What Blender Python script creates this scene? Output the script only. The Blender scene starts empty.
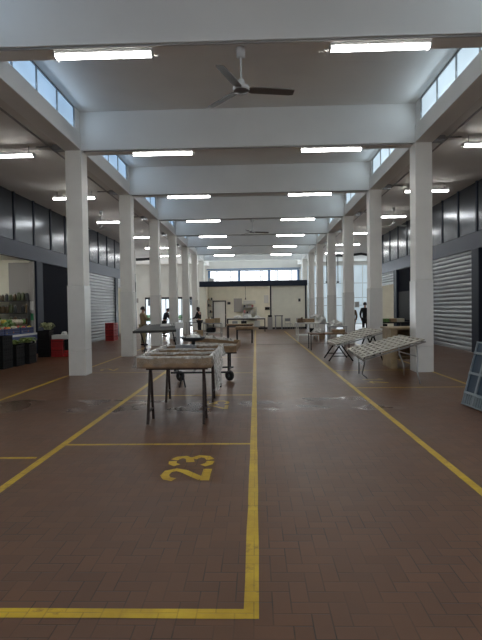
import bpy, bmesh, math, random
from mathutils import Vector, Matrix, noise
random.seed(7)
C = bpy.context.scene.collection
PI = math.pi
F = 492.86; CH = 1.6
# ------------------------------------------------------------------ camera
pt, yw, rl = -.0246, .0299, -.0139
cf = Vector((-math.sin(yw)*math.cos(pt), math.cos(yw)*math.cos(pt), math.sin(pt)))
r0 = Vector((math.cos(yw), math.sin(yw), 0)); u0 = r0.cross(cf)
cr = r0*math.cos(rl) + u0*math.sin(rl); cu = u0*math.cos(rl) - r0*math.sin(rl)
cam = bpy.data.cameras.new('camera'); co = bpy.data.objects.new('camera', cam); C.objects.link(co)
m = Matrix((cr, cu, -cf)).transposed().to_4x4(); m.translation = Vector((0, 0, CH)); co.matrix_world = m
cam.sensor_fit = 'VERTICAL'; cam.sensor_height = 24; cam.lens = F*24/640; cam.clip_start = .05; cam.clip_end = 300
bpy.context.scene.camera = co
def ray(x, y): return cf + cr*((x-241)/F) - cu*((y-320)/F)
def atY(x, y, Y): d = ray(x, y); return Vector((0, 0, CH)) + d*(Y/d.y)
def atZ(x, y, Z): d = ray(x, y); return Vector((0, 0, CH)) + d*((Z-CH)/d.z)

# ------------------------------------------------------------------ materials
def mat(name, col, rough=.6, metal=0., var=0., vscale=3., bump=0., bscale=40., emit=None, es=1., spec=None, col2=None, detail=4):
    M = bpy.data.materials.new(name); M.use_nodes = True
    nt = M.node_tree; b = nt.nodes['Principled BSDF']
    b.inputs['Base Color'].default_value = (*col, 1); b.inputs['Roughness'].default_value = rough; b.inputs['Metallic'].default_value = metal
    if spec is not None: b.inputs['Specular IOR Level'].default_value = spec
    if var or col2:
        tc = nt.nodes.new('ShaderNodeTexCoord'); n = nt.nodes.new('ShaderNodeTexNoise'); n.inputs['Scale'].default_value = vscale; n.inputs['Detail'].default_value = detail
        nt.links.new(tc.outputs['Object'], n.inputs['Vector'])
        r = nt.nodes.new('ShaderNodeValToRGB'); c2 = col2 or tuple(c*(1+var) for c in col)
        c1 = col if col2 else tuple(c*(1-var) for c in col)
        r.color_ramp.elements[0].position = .35; r.color_ramp.elements[1].position = .65
        r.color_ramp.elements[0].color = (*c1, 1); r.color_ramp.elements[1].color = (*c2, 1)
        nt.links.new(n.outputs['Fac'], r.inputs['Fac']); nt.links.new(r.outputs['Color'], b.inputs['Base Color'])
    if bump:
        tc2 = nt.nodes.new('ShaderNodeTexCoord'); n2 = nt.nodes.new('ShaderNodeTexNoise'); n2.inputs['Scale'].default_value = bscale
        nt.links.new(tc2.outputs['Object'], n2.inputs['Vector'])
        bp = nt.nodes.new('ShaderNodeBump'); bp.inputs['Strength'].default_value = bump; bp.inputs['Distance'].default_value = .02
        nt.links.new(n2.outputs['Fac'], bp.inputs['Height']); nt.links.new(bp.outputs['Normal'], b.inputs['Normal'])
    if emit:
        b.inputs['Emission Color'].default_value = (*emit, 1); b.inputs['Emission Strength'].default_value = es
    return M
M = {}
M['paint'] = mat('white_wall_paint', (.78, .78, .75), .7, var=.03, vscale=1.2)
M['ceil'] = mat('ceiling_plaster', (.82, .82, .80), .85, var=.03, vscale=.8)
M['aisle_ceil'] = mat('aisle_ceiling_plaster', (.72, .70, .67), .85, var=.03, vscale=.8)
M['col'] = mat('column_paint', (.82, .815, .78), .65, var=.03, vscale=2)
M['tile'] = mat('glazed_column_cladding', (.75, .75, .725), .25, var=.02, vscale=5, bump=.03, bscale=6)
M['lamp'] = mat('lamp_diffuser', (.9, .9, .9), .4, emit=(1, .985, .95), es=17.)
M['white_metal'] = mat('white_enamel', (.62, .63, .63), .4)
M['blade'] = mat('fan_blade', (.12, .11, .105), .5)
M['grey_metal'] = mat('grey_metal', (.30, .31, .32), .38, .7)
M['dark_metal'] = mat('dark_metal', (.035, .036, .04), .45, .5)
M['steel'] = mat('brushed_steel', (.42, .43, .44), .32, .9, var=.06, vscale=8)
M['conduit'] = mat('grey_conduit', (.33, .32, .31), .5)
M['clad'] = mat('cladding_sheet', (.062, .076, .096), .22, .7, var=.08, vscale=1.5, bump=.05, bscale=1.3)
M['band'] = mat('header_sheet', (.022, .031, .054), .36, .25, spec=.15, var=.06, vscale=1.5, bump=.06, bscale=1.2)
M['post'] = mat('dark_blue_grey_post', (.020, .026, .042), .45, .1, spec=.15)
M['navy'] = mat('navy_panel', (.007, .008, .014), .7, spec=.04)
M['shutter'] = mat('shutter_slats', (.33, .35, .37), .38, .6, var=.05, vscale=3)
M['cream'] = mat('cream_paint', (.80, .78, .665), .7, var=.03)
M['wood'] = mat('raw_wood', (.24, .155, .085), .6, var=.25, vscale=9, bump=.1, bscale=60)
M['darkwood'] = mat('brown_wood', (.15, .085, .045), .55, var=.25, vscale=9, bump=.1, bscale=60)
M['palewood'] = mat('pale_plywood', (.33, .25, .15), .6, var=.12, vscale=6)
M['card'] = mat('cardboard', (.34, .24, .14), .8, var=.1, vscale=5)
M['rust'] = mat('rusty_iron', (.035, .022, .018), .6, .3, var=.3, vscale=20)
M['black'] = mat('black_plastic', (.009, .009, .010), .55, spec=.2)
M['red'] = mat('red_plastic', (.34, .018, .02), .42)
M['blue'] = mat('blue_plastic', (.05, .07, .19), .45)
M['whitep'] = mat('white_plastic', (.62, .62, .6), .45)
M['red_shade'] = mat('shaded_red_plastic', (.07, .005, .006), .5)  # darker copy of the crate red, paints the shade behind the slat gaps
M['blue_shade'] = mat('shaded_blue_plastic', (.015, .02, .06), .5)  # darker copy of the crate blue, shade painted inside the crate
M['rubber'] = mat('black_rubber', (.012, .012, .012), .7)
M['slat'] = mat('weathered_white_slats', (.40, .375, .32), .6, var=.15, vscale=8)
M['galv'] = mat('galvanised_tube', (.40, .40, .39), .4, .7)
M['stand'] = mat('worn_dark_grey_sheet', (.06, .06, .057), .6, .2, var=.1)
M['pallet'] = mat('grey_pallet_plastic', (.24, .28, .30), .5, var=.08)
M['pallet_in'] = mat('dark_blue_pallet_infill', (.02, .045, .075), .45)
M['skin'] = mat('skin', (.42, .24, .17), .55)
M['hair'] = mat('dark_hair', (.012, .009, .008), .5)
M['tan'] = mat('tan_wool', (.32, .25, .15), .9, var=.1, vscale=20)
M['khaki'] = mat('khaki_cloth', (.26, .22, .12), .9)
M['blackcloth'] = mat('black_cloth', (.012, .012, .015), .9)
M['navycloth'] = mat('navy_cloth', (.015, .018, .03), .9)
M['browncloth'] = mat('brown_cloth', (.12, .075, .045), .9)
M['eye'] = mat('eye', (.02, .015, .01), .2)
M['bluepaint'] = mat('blue_painted_steel', (.10, .20, .36), .5)
M['leaf'] = mat('salad_leaf', (.10, .20, .035), .6, col2=(.34, .40, .13), vscale=14)
M['leaf_pale'] = mat('pale_salad_leaf', (.20, .24, .09), .6, col2=(.50, .50, .30), vscale=14)
M['orange'] = mat('orange_fruit', (.60, .20, .03), .5)
M['green'] = mat('green_vegetable', (.10, .22, .05), .5, var=.3, vscale=12)
M['redveg'] = mat('red_vegetable', (.42, .045, .03), .4)
M['yellow_veg'] = mat('yellow_vegetable', (.55, .40, .06), .5)
M['pale_veg'] = mat('pale_vegetable', (.55, .52, .40), .55)
M['jar'] = mat('brown_glass_jar', (.075, .045, .02), .2)
M['jar2'] = mat('olive_glass_jar', (.06, .07, .03), .2)
M['lid'] = mat('tin_lid', (.35, .34, .30), .35, .8)
M['paper'] = mat('white_paper', (.65, .65, .63), .8)
M['sign_green'] = mat('green_sign', (.03, .25, .10), .6)
M['screen'] = mat('dark_screen', (.01, .012, .016), .15)
M['asphalt'] = mat('outside_paving', (.55, .54, .52), .9)
M['shrub'] = mat('shrub_leaves', (.05, .11, .04), .8, var=.5, vscale=14)
M['pink'] = mat('pink_card', (.55, .22, .22), .6)

def emis(name, col, s):
    m_ = bpy.data.materials.new(name); m_.use_nodes = True; nt = m_.node_tree; b = nt.nodes['Principled BSDF']
    b.inputs['Base Color'].default_value = (.6, .65, .7, 1); b.inputs['Roughness'].default_value = .25
    tc = nt.nodes.new('ShaderNodeTexCoord'); n = nt.nodes.new('ShaderNodeTexNoise'); n.inputs['Scale'].default_value = 1.1; n.inputs['Detail'].default_value = 1
    nt.links.new(tc.outputs['Object'], n.inputs['Vector'])
    r = nt.nodes.new('ShaderNodeMapRange'); r.inputs[1].default_value = .3; r.inputs[2].default_value = .7; r.inputs[3].default_value = s*.85; r.inputs[4].default_value = s*1.15
    nt.links.new(n.outputs['Fac'], r.inputs[0]); nt.links.new(r.outputs[0], b.inputs['Emission Strength'])
    b.inputs['Emission Color'].default_value = (*col, 1); return m_
M['pane_l'] = emis('daylit_frosted_pane_left', (.42, .68, 1.0), .30)
M['pane_r'] = emis('daylit_frosted_pane_right', (.68, .87, 1.0), .40)
M['pane_end'] = emis('daylit_end_pane', (.93, .96, 1.0), .85)
M['pane_w'] = emis('daylit_white_sheet', (.66, .84, .95), .22)

def film(name, col, a, rough=.3):
    m_ = bpy.data.materials.new(name); m_.use_nodes = True; nt = m_.node_tree; nt.nodes.clear()
    o = nt.nodes.new('ShaderNodeOutputMaterial'); mix = nt.nodes.new('ShaderNodeMixShader'); t = nt.nodes.new('ShaderNodeBsdfTransparent')
    b = nt.nodes.new('ShaderNodeBsdfPrincipled'); b.inputs['Base Color'].default_value = (*col, 1); b.inputs['Roughness'].default_value = rough
    tc = nt.nodes.new('ShaderNodeTexCoord'); n = nt.nodes.new('ShaderNodeTexNoise'); n.inputs['Scale'].default_value = 9; n.inputs['Detail'].default_value = 5; n.inputs['Distortion'].default_value = 1.5
    nt.links.new(tc.outputs['Object'], n.inputs['Vector'])
    r = nt.nodes.new('ShaderNodeMapRange'); r.inputs[1].default_value = .35; r.inputs[2].default_value = .7; r.inputs[3].default_value = a*.55; r.inputs[4].default_value = min(1, a*1.5)
    nt.links.new(n.outputs['Fac'], r.inputs[0]); nt.links.new(r.outputs[0], mix.inputs[0])
    bp = nt.nodes.new('ShaderNodeBump'); bp.inputs['Strength'].default_value = .5; nt.links.new(n.outputs['Fac'], bp.inputs['Height']); nt.links.new(bp.outputs['Normal'], b.inputs['Normal'])
    nt.links.new(t.outputs[0], mix.inputs[1]); nt.links.new(b.outputs[0], mix.inputs[2]); nt.links.new(mix.outputs[0], o.inputs[0]); return m_
M['film'] = film('clear_plastic_film', (.62, .60, .55), .13)
M['film_w'] = film('cloudy_plastic_film', (.62, .60, .55), .50)
M['film_c'] = film('milky_plastic_film', (.62, .61, .58), 1.6)
M['glass'] = film('door_glass', (.6, .65, .7), .05, .05)

def floor_mat(paint=None):
    m_ = bpy.data.materials.new('clinker_floor' if not paint else 'worn_yellow_floor_paint'); m_.use_nodes = True; nt = m_.node_tree; N = nt.nodes.new; Lk = nt.links.new
    b = nt.nodes['Principled BSDF']
    geo = N('ShaderNodeNewGeometry'); 
    def mth(op, a, b_=None, c=None):
        n = N('ShaderNodeMath'); n.operation = op
        for i, v in enumerate((a, b_, c)):
            if v is None: continue
            if isinstance(v, (int, float)): n.inputs[i].default_value = v
            else: Lk(v, n.inputs[i])
        return n.outputs[0]
    sp = N('ShaderNodeSeparateXYZ'); Lk(geo.outputs['Position'], sp.inputs[0])
    w = .10
    X = mth('DIVIDE', mth('ADD', sp.outputs[0], 40.03), w); Y = mth('DIVIDE', mth('ADD', sp.outputs[1], 40.06), w)
    i = mth('FLOOR', X); j = mth('FLOOR', Y); u = mth('FRACT', X); v = mth('FRACT', Y)
    d = mth('FLOORED_MODULO', mth('SUBTRACT', i, j), 4)
    def eq(k): return mth('COMPARE', d, float(k), .1)
    e0, e1, e2, e3 = eq(0), eq(1), eq(2), eq(3)
    left, right, bot, top = u, mth('SUBTRACT', 1, u), v, mth('SUBTRACT', 1, v)
    # an edge inside a brick is pushed far away
    left = mth('ADD', left, e1); right = mth('ADD', right, e0); bot = mth('ADD', bot, e2); top = mth('ADD', top, e3)
    dist = mth('MINIMUM', mth('MINIMUM', left, right), mth('MINIMUM', bot, top))
    gr = N('ShaderNodeMapRange'); gr.interpolation_type = 'SMOOTHSTEP'; gr.inputs[1].default_value = .012; gr.inputs[2].default_value = .05; Lk(dist, gr.inputs[0])
    gn = N('ShaderNodeTexNoise'); gn.inputs['Scale'].default_value = 2.4; gn.inputs['Detail'].default_value = 3; Lk(geo.outputs['Position'], gn.inputs['Vector'])
    gk = N('ShaderNodeMapRange'); gk.inputs[1].default_value = .42; gk.inputs[2].default_value = .62; gk.inputs[3].default_value = .75; gk.inputs[4].default_value = 0.; Lk(gn.outputs['Fac'], gk.inputs[0])
    grout = mth('MAXIMUM', gr.outputs[0], gk.outputs[0])       # 0 in the joint, 1 on the brick
    # brick id
    bi = mth('SUBTRACT', i, e1); bj = mth('SUBTRACT', j, e2)
    cb = N('ShaderNodeCombineXYZ'); Lk(bi, cb.inputs[0]); Lk(bj, cb.inputs[1])
    wn = N('ShaderNodeTexWhiteNoise'); wn.noise_dimensions = '2D'; Lk(cb.outputs[0], wn.inputs['Vector'])
    big = N('ShaderNodeTexNoise'); big.inputs['Scale'].default_value = .45; big.inputs['Detail'].default_value = 5; Lk(geo.outputs['Position'], big.inputs['Vector'])
    mid = N('ShaderNodeTexNoise'); mid.inputs['Scale'].default_value = 3.2; mid.inputs['Detail'].default_value = 6; mid.inputs['Roughness'].default_value = .65; Lk(geo.outputs['Position'], mid.inputs['Vector'])
    val = mth('ADD', mth('MULTIPLY', wn.outputs['Value'], .22), mth('ADD', mth('MULTIPLY', big.outputs['Fac'], .5), mth('MULTIPLY', mid.outputs['Fac'], .45)))
    ramp = N('ShaderNodeValToRGB'); ramp.color_ramp.elements[0].position = .35; ramp.color_ramp.elements[1].position = .85
    ramp.color_ramp.elements[0].color = (.086, .039, .0195, 1); ramp.color_ramp.elements[1].color = (.136, .063, .031, 1)
    Lk(val, ramp.inputs['Fac'])
    mix = N('ShaderNodeMix'); mix.data_type = 'RGBA'; mix.inputs[6].default_value = (.028, .018, .013, 1)
    Lk(grout, mix.inputs[0]); Lk(ramp.outputs['Color'], mix.inputs[7]); colr = mix.outputs[2]
    if paint:
        wear = N('ShaderNodeTexNoise'); wear.inputs['Scale'].default_value = 6; wear.inputs['Detail'].default_value = 8; wear.inputs['Roughness'].default_value = .7; Lk(geo.outputs['Position'], wear.inputs['Vector'])
        wr = N('ShaderNodeMapRange'); wr.inputs[1].default_value = .30; wr.inputs[2].default_value = .42; wr.inputs[3].default_value = .2; wr.inputs[4].default_value = .95; Lk(wear.outputs['Fac'], wr.inputs[0])
        yr = N('ShaderNodeValToRGB'); yr.color_ramp.elements[0].color = (.40, .25, .008, 1); yr.color_ramp.elements[1].color = (.62, .42, .02, 1); yr.color_ramp.elements[0].position = .3; yr.color_ramp.elements[1].position = .7
        Lk(mid.outputs['Fac'], yr.inputs['Fac'])
        pm = N('ShaderNodeMix'); pm.data_type = 'RGBA'; Lk(mth('MULTIPLY', wr.outputs[0], mth('ADD', mth('MULTIPLY', grout, .45), .55)), pm.inputs[0]); Lk(colr, pm.inputs[6]); Lk(yr.outputs['Color'], pm.inputs[7]); colr = pm.outputs[2]
        # damp band across the hall and a general uneven polish
    wob = N('ShaderNodeTexNoise'); wob.inputs['Scale'].default_value = .9; wob.inputs['Detail'].default_value = 4; Lk(geo.outputs['Position'], wob.inputs['Vector'])
    yy = mth('ADD', sp.outputs[1], mth('MULTIPLY', mth('SUBTRACT', wob.outputs['Fac'], .5), .9))
    a1 = N('ShaderNodeMapRange'); a1.interpolation_type = 'SMOOTHSTEP'; a1.inputs[1].default_value = 7.5; a1.inputs[2].default_value = 7.75; Lk(yy, a1.inputs[0])
    a2 = N('ShaderNodeMapRange'); a2.interpolation_type = 'SMOOTHSTEP'; a2.inputs[1].default_value = 8.75; a2.inputs[2].default_value = 8.5; Lk(yy, a2.inputs[0])
    xx = N('ShaderNodeMapRange'); xx.interpolation_type = 'SMOOTHSTEP'; xx.inputs[1].default_value = 2.6; xx.inputs[2].default_value = 1.6; Lk(sp.outputs[0], xx.inputs[0])
    wet = mth('MULTIPLY', mth('MULTIPLY', a1.outputs[0], a2.outputs[0]), xx.outputs[0]) if not paint else mth('MULTIPLY', xx.outputs[0], 0.)
    far = N('ShaderNodeMapRange'); far.inputs[1].default_value = 3; far.inputs[2].default_value = 11; far.inputs[3].default_value = .46; far.inputs[4].default_value = .32; Lk(sp.outputs[1], far.inputs[0])
    rg = mth('ADD', far.outputs[0], mth('MULTIPLY', mth('SUBTRACT', big.outputs['Fac'], .5), .12))
    rg = mth('ADD', rg, mth('MULTIPLY', mth('SUBTRACT', mid.outputs['Fac'], .5), .12))
    pn = N('ShaderNodeTexNoise'); pn.inputs['Scale'].default_value = 1.3; pn.inputs['Detail'].default_value = 3; Lk(geo.outputs['Position'], pn.inputs['Vector'])
    pr_ = N('ShaderNodeMapRange'); pr_.interpolation_type = 'SMOOTHSTEP'; pr_.inputs[1].default_value = .47; pr_.inputs[2].default_value = .60; Lk(pn.outputs['Fac'], pr_.inputs[0])
    wet2 = mth('MULTIPLY', wet, pr_.outputs[0])
    rough = mth('MAXIMUM', mth('SUBTRACT', rg, mth('ADD', mth('MULTIPLY', wet, .03), mth('MULTIPLY', wet2, .20))), .10)
    dk_ = N('ShaderNodeMix'); dk_.data_type = 'RGBA'; dk_.blend_type = 'MULTIPLY'; Lk(mth('MULTIPLY', wet, .9), dk_.inputs[0]); Lk(colr, dk_.inputs[6]); dk_.inputs[7].default_value = (.72, .68, .70, 1); Lk(dk_.outputs[2], b.inputs['Base Color'])
    Lk(rough, b.inputs['Roughness'])
    b.inputs['Specular IOR Level'].default_value = .27
    bp = N('ShaderNodeBump'); Lk(mth('SUBTRACT', .30, mth('MULTIPLY', wet2, .26)), bp.inputs['Strength']); bp.inputs['Distance'].default_value = .004
    Lk(mth('ADD', grout, mth('MULTIPLY', mid.outputs['Fac'], .6)), bp.inputs['Height']); Lk(bp.outputs['Normal'], b.inputs['Normal'])
    return m_
M['floor'] = floor_mat(); M['yellow'] = floor_mat(True)

# ------------------------------------------------------------------ mesh helpers
class MB:
    def __init__(s, off=(0, 0, 0)): s.v = []; s.f = []; s.off = Vector(off)
    def add(s, vs, fs):
        n = len(s.v); s.v += [Vector(p) - s.off for p in vs]; s.f += [tuple(i+n for i in f) for f in fs]; return s
    def hexa(s, p):   # 8 points, bottom loop then top loop
        return s.add(p, [(3, 2, 1, 0), (4, 5, 6, 7), (0, 1, 5, 4), (1, 2, 6, 5), (2, 3, 7, 6), (3, 0, 4, 7)])
    def box(s, x0, x1, y0, y1, z0, z1):
        return s.hexa([(x0, y0, z0), (x1, y0, z0), (x1, y1, z0), (x0, y1, z0), (x0, y0, z1), (x1, y0, z1), (x1, y1, z1), (x0, y1, z1)])
    def bar(s, a, b, w, h=None, up=(0, 0, 1)):   # square bar from a to b
        a = Vector(a); b = Vector(b); h = h or w; d = (b-a).normalized(); up = Vector(up)
        if abs(d.dot(up)) > .98: up = Vector((0, 1, 0))
        x = d.cross(up).normalized()*(w/2); z = x.cross(d).normalized()*(h/2)
        return s.hexa([a-x-z, a+x-z, b+x-z, b-x-z, a-x+z, a+x+z, b+x+z, b-x+z])
    def tube(s, pts, r, n=8, caps=True):
        pts = [Vector(p) for p in pts]; rs = r if isinstance(r, (list, tuple)) else [r]*len(pts); base = len(s.v); prev = None; vs = []; fs = []
        for i, p in enumerate(pts):
            d = ((pts[min(i+1, len(pts)-1)]-pts[max(i-1, 0)])).normalized()
            if prev is None:
                x = d.cross(Vector((0, 0, 1)));  x = x if x.length > .05 else d.cross(Vector((0, 1, 0)))
            else: x = prev - d*prev.dot(d)
            x.normalize(); prev = x; y = d.cross(x)
            for k in range(n): a = 2*PI*k/n; vs.append(p + (x*math.cos(a)+y*math.sin(a))*rs[i])
        for i in range(len(pts)-1):
            for k in range(n): fs.append((i*n+k, i*n+(k+1) % n, (i+1)*n+(k+1) % n, (i+1)*n+k))
        if caps: fs.append(tuple(range(n-1, -1, -1))); fs.append(tuple((len(pts)-1)*n+k for k in range(n)))
        return s.add(vs, fs)
    def lathe(s, prof, c=(0, 0, 0), n=16):   # prof of (r, z)
        vs = []; fs = []; c = Vector(c)
        for r, z in prof:
            for k in range(n): a = 2*PI*k/n; vs.append(c + Vector((r*math.cos(a), r*math.sin(a), z)))
        for i in range(len(prof)-1):
            for k in range(n): fs.append((i*n+k, i*n+(k+1) % n, (i+1)*n+(k+1) % n, (i+1)*n+k))
        fs.append(tuple(range(n-1, -1, -1))); fs.append(tuple((len(prof)-1)*n+k for k in range(n)))
        return s.add(vs, fs)
    def ball(s, c, rx, ry=None, rz=None, n=10, m_=7, wob=0., seed=0):
        ry = ry or rx; rz = rz or rx; c = Vector(c); vs = [c+Vector((0, 0, -rz))]; fs = []
        for i in range(1, m_):
            t = -PI/2 + PI*i/m_
            for k in range(n):
                a = 2*PI*k/n; d = Vector((math.cos(t)*math.cos(a), math.cos(t)*math.sin(a), math.sin(t)))
                q = 1 + wob*noise.noise(d*2.2+Vector((seed*3.7, seed*1.3, 0)))
                vs.append(c + Vector((d.x*rx, d.y*ry, d.z*rz))*q)
        vs.append(c+Vector((0, 0, rz))); top = len(vs)-1
        for k in range(n): fs.append((0, 1+(k+1) % n, 1+k)); fs.append((top, 1+(m_-2)*n+k, 1+(m_-2)*n+(k+1) % n))
        for i in range(m_-2):
            for k in range(n): fs.append((1+i*n+k, 1+i*n+(k+1) % n, 1+(i+1)*n+(k+1) % n, 1+(i+1)*n+k))
        return s.add(vs, fs)
    def sheet(s, P, nu, nv, thick=0):   # P(u,v)->point
        vs = [P(i/nu, j/nv) for j in range(nv+1) for i in range(nu+1)]
        fs = [(j*(nu+1)+i, j*(nu+1)+i+1, (j+1)*(nu+1)+i+1, (j+1)*(nu+1)+i) for j in range(nv) for i in range(nu)]
        return s.add(vs, fs)
    def poly(s, pts): return s.add(pts, [tuple(range(len(pts)))])
    def quadbox(s, Q, a0, a1, b0, b1, t0, t1):   # Q: corners (u0v0,u1v0,u1v1,u0v1); a along u, b along v, t along the normal
        A, B, Cc, D = [Vector(q) for q in Q]; nrm = ((B-A).cross(D-A)).normalized()
        def P(a, b, t): return (A*(1-a)+B*a)*(1-b) + (D*(1-a)+Cc*a)*b + nrm*t
        return s.hexa([P(a0, b0, t0), P(a1, b0, t0), P(a1, b1, t0), P(a0, b1, t0), P(a0, b0, t1), P(a1, b0, t1), P(a1, b1, t1), P(a0, b1, t1)])
    def build(s, name, material, parent=None, loc=(0, 0, 0), smooth=False, bevel=0., kind=None, label=None, solid=0.):
        me = bpy.data.meshes.new(name); me.from_pydata([tuple(p) for p in s.v], [], s.f)
        bm = bmesh.new(); bm.from_mesh(me); bmesh.ops.recalc_face_normals(bm, faces=bm.faces)
        if bevel: bmesh.ops.bevel(bm, geom=bm.edges[:], offset=bevel, segments=2, affect='EDGES', profile=.5, clamp_overlap=True)
        bm.to_mesh(me); bm.free()
        me.materials.append(M[material] if isinstance(material, str) else material)
        if smooth:
            for p in me.polygons: p.use_smooth = True
        o = bpy.data.objects.new(name, me); C.objects.link(o); o.location = loc
        if parent: o.parent = parent
        if kind: o['kind'] = kind
        if label: o['label'] = label
        if solid:
            md = o.modifiers.new('thickness', 'SOLIDIFY'); md.thickness = solid; md.offset = 0
        return o
def thing(name, label, cat, loc=(0, 0, 0), rotz=0, group=None):
    o = bpy.data.objects.new(name, None); C.objects.link(o); o.location = loc; o.rotation_euler = (0, 0, rotz); o.empty_display_size = .1
    o['label'] = label; o['category'] = cat
    if group: o['group'] = group
    return o
def tag(o, label, cat, group=None, kind=None):
    o['label'] = label; o['category'] = cat
    if group: o['group'] = group
    if kind: o['kind'] = kind
    return o
def struct(mb, name, material, parent=None, **k): return mb.build(name, material, parent, kind='structure', **k)
def kids(o): return list(o.children)
def dup(o, loc=None, label=None, rotz=None, group=None):
    def cp(a, par):
        c = a.copy(); C.objects.link(c); c.parent = par
        for ch in kids(a): cp(ch, c)
        return c
    c = cp(o, None)
    if loc is not None: c.location = loc
    if rotz is not None: c.rotation_euler = (0, 0, rotz)
    if label: c['label'] = label
    if group: c['group'] = group
    return c
ORD = ['first', 'second', 'third', 'fourth', 'fifth', 'sixth', 'seventh', 'eighth', 'ninth']

# ------------------------------------------------------------------ the hall
S = 4.7; Y0 = 7.41
def YB(k): return Y0 + S*k
XL, XR = -4.17, 3.83            # inner faces of the column rows
WL, WR = -8.15, 7.29            # aisle walls
ZB, ZS, ZC, ZA = 5.46, 5.86, 6.38, 5.66   # beam bottom, window sill, nave ceiling, aisle ceiling
YE = 45.0; YN = -9.0            # ends of the hall
YLW, YRW = 33.4, 30.6           # where the stall rows end
EL, ER = -12.0, 11.5            # the wider end of the hall

fl = MB().box(-14.5, 14, YN, 48, -.15, 0); floor = struct(fl, 'floor', 'floor')
struct(MB().box(XL-.45, XR+.45, YN, YE, ZC, ZC+.12), 'ceiling', 'ceil')
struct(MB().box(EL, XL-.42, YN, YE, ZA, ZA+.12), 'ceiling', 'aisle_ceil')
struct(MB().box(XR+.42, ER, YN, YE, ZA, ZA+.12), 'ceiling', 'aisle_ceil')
nt_ = 1
for k in range(-3, 8):      # transverse beams
    y = YB(k); struct(MB().box(XL-.1, XR+.1, y-.21, y+.21, ZB, ZC+.02), 'trim_%d' % nt_, 'ceil', bevel=.01); nt_ += 1
for sx, xi in ((-1, XL), (1, XR)):   # longitudinal beams
    a, b = sorted((xi, xi+sx*.42)); struct(MB().box(a, b, YN, YE, ZB+.005, ZS), 'trim_%d' % nt_, 'ceil', bevel=.01); nt_ += 1
# clerestory windows, one strip of four panes per bay and side
nw = 1
for k in range(-3, 7):
    ya, yb = YB(k)+.21, YB(k+1)-.21
    for sx, xi, pm in ((-1, XL, 'pane_l'), (1, XR, 'pane_r')):
        y1 = ya+3.96
        a, b = sorted((xi+sx*.02, xi+sx*.14))
        struct(MB().box(a, b, y1+.02, yb, ZS, ZC), 'trim_%d' % nt_, 'ceil'); nt_ += 1
        fr = MB(); a, b = sorted((xi+sx*.03, xi+sx*.09)); 
        fr.box(a, b, ya, y1, ZS, ZS+.025); fr.box(a, b, ya, y1, ZC-.03, ZC)
        for i in range(5):
            yy = ya + (y1-ya)*i/4; fr.box(a, b, yy-.018, yy+.018, ZS+.025, ZC-.03)
        w = struct(fr, 'window_%d' % nw, 'grey_metal'); nw += 1
        for i in range(4):
            p0 = ya+(y1-ya)*i/4+.018; p1 = ya+(y1-ya)*(i+1)/4-.018
            a2, b2 = sorted((xi+sx*.055, xi+sx*.068)); MB().box(a2, b2, p0, p1, ZS+.025, ZC-.03).build('pane', pm, w)
def daylight(name, loc, rot, sx, sy, watts, col):
    L = bpy.data.lights.new(name, 'AREA'); L.shape = 'RECTANGLE'; L.size = sx; L.size_y = sy; L.energy = watts; L.color = col
    o = bpy.data.objects.new(name, L); C.objects.link(o); o.location = loc; o.rotation_euler = rot; return o
for k in range(-2, 7):
    ym = (YB(k)+YB(k+1))/2
    daylight('clerestory_daylight', (XL+.005, ym-.1, (ZS+ZC)/2), (0, -PI/2+.45, 0),   .40, 3.9, 5.5, (.62, .80, 1))
    daylight('clerestory_daylight', (XR-.005, ym-.1, (ZS+ZC)/2), (0, PI/2-.45, 0), .40, 3.9, 6.5, (.72, .88, 1))
daylight('end_window_daylight', (0, YE-.1, 4.2), (-PI/2, 0, 0), 7.8, 1.4, 90, (.85, .93, 1))
daylight('glass_door_daylight', (-7.7, YE-.1, 1.35), (-PI/2, 0, 0), 4.6, 2.4, 210, (.88, .95, 1))
daylight('sheet_door_daylight', (7.8, YE-.15, 2.6), (-PI/2, 0, 0), 7.0, 5.0, 110, (.80, .92, 1))
# columns
colm = {}
def column(k, side):
    xi = XL if side == 'left' else XR; sx = -1 if side == 'left' else 1
    xc = xi+sx*.2; y = YB(k)
    who = ['white square column beside the camera', 'nearest white square column', 'second white square column from the front', 'third white square column from the front', 'fourth white square column from the front', 'fifth white square column from the front', 'sixth white square column from the front', 'farthest white square column beside the kitchen box'][k]
    t = thing('column', who + ' in the %s row, with a glazed grey base' % side, 'column', (xc, y, 0), 0, 'square columns of the hall')
    MB().box(-.2, .2, -.21, .21, 2.2, ZB+.005).build('shaft', 'col', t, bevel=.012)
    b = MB(); 
    for z0, z1 in ((0, .62), (.623, 2.2)): b.box(-.212, .212, -.222, .222, z0, z1)
    b.build('tiled_base', 'tile', t, bevel=.006, label='glossy grey tiled base')
for k in range(0, 8):
    for sd in ('left', 'right'): column(k, sd)

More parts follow.
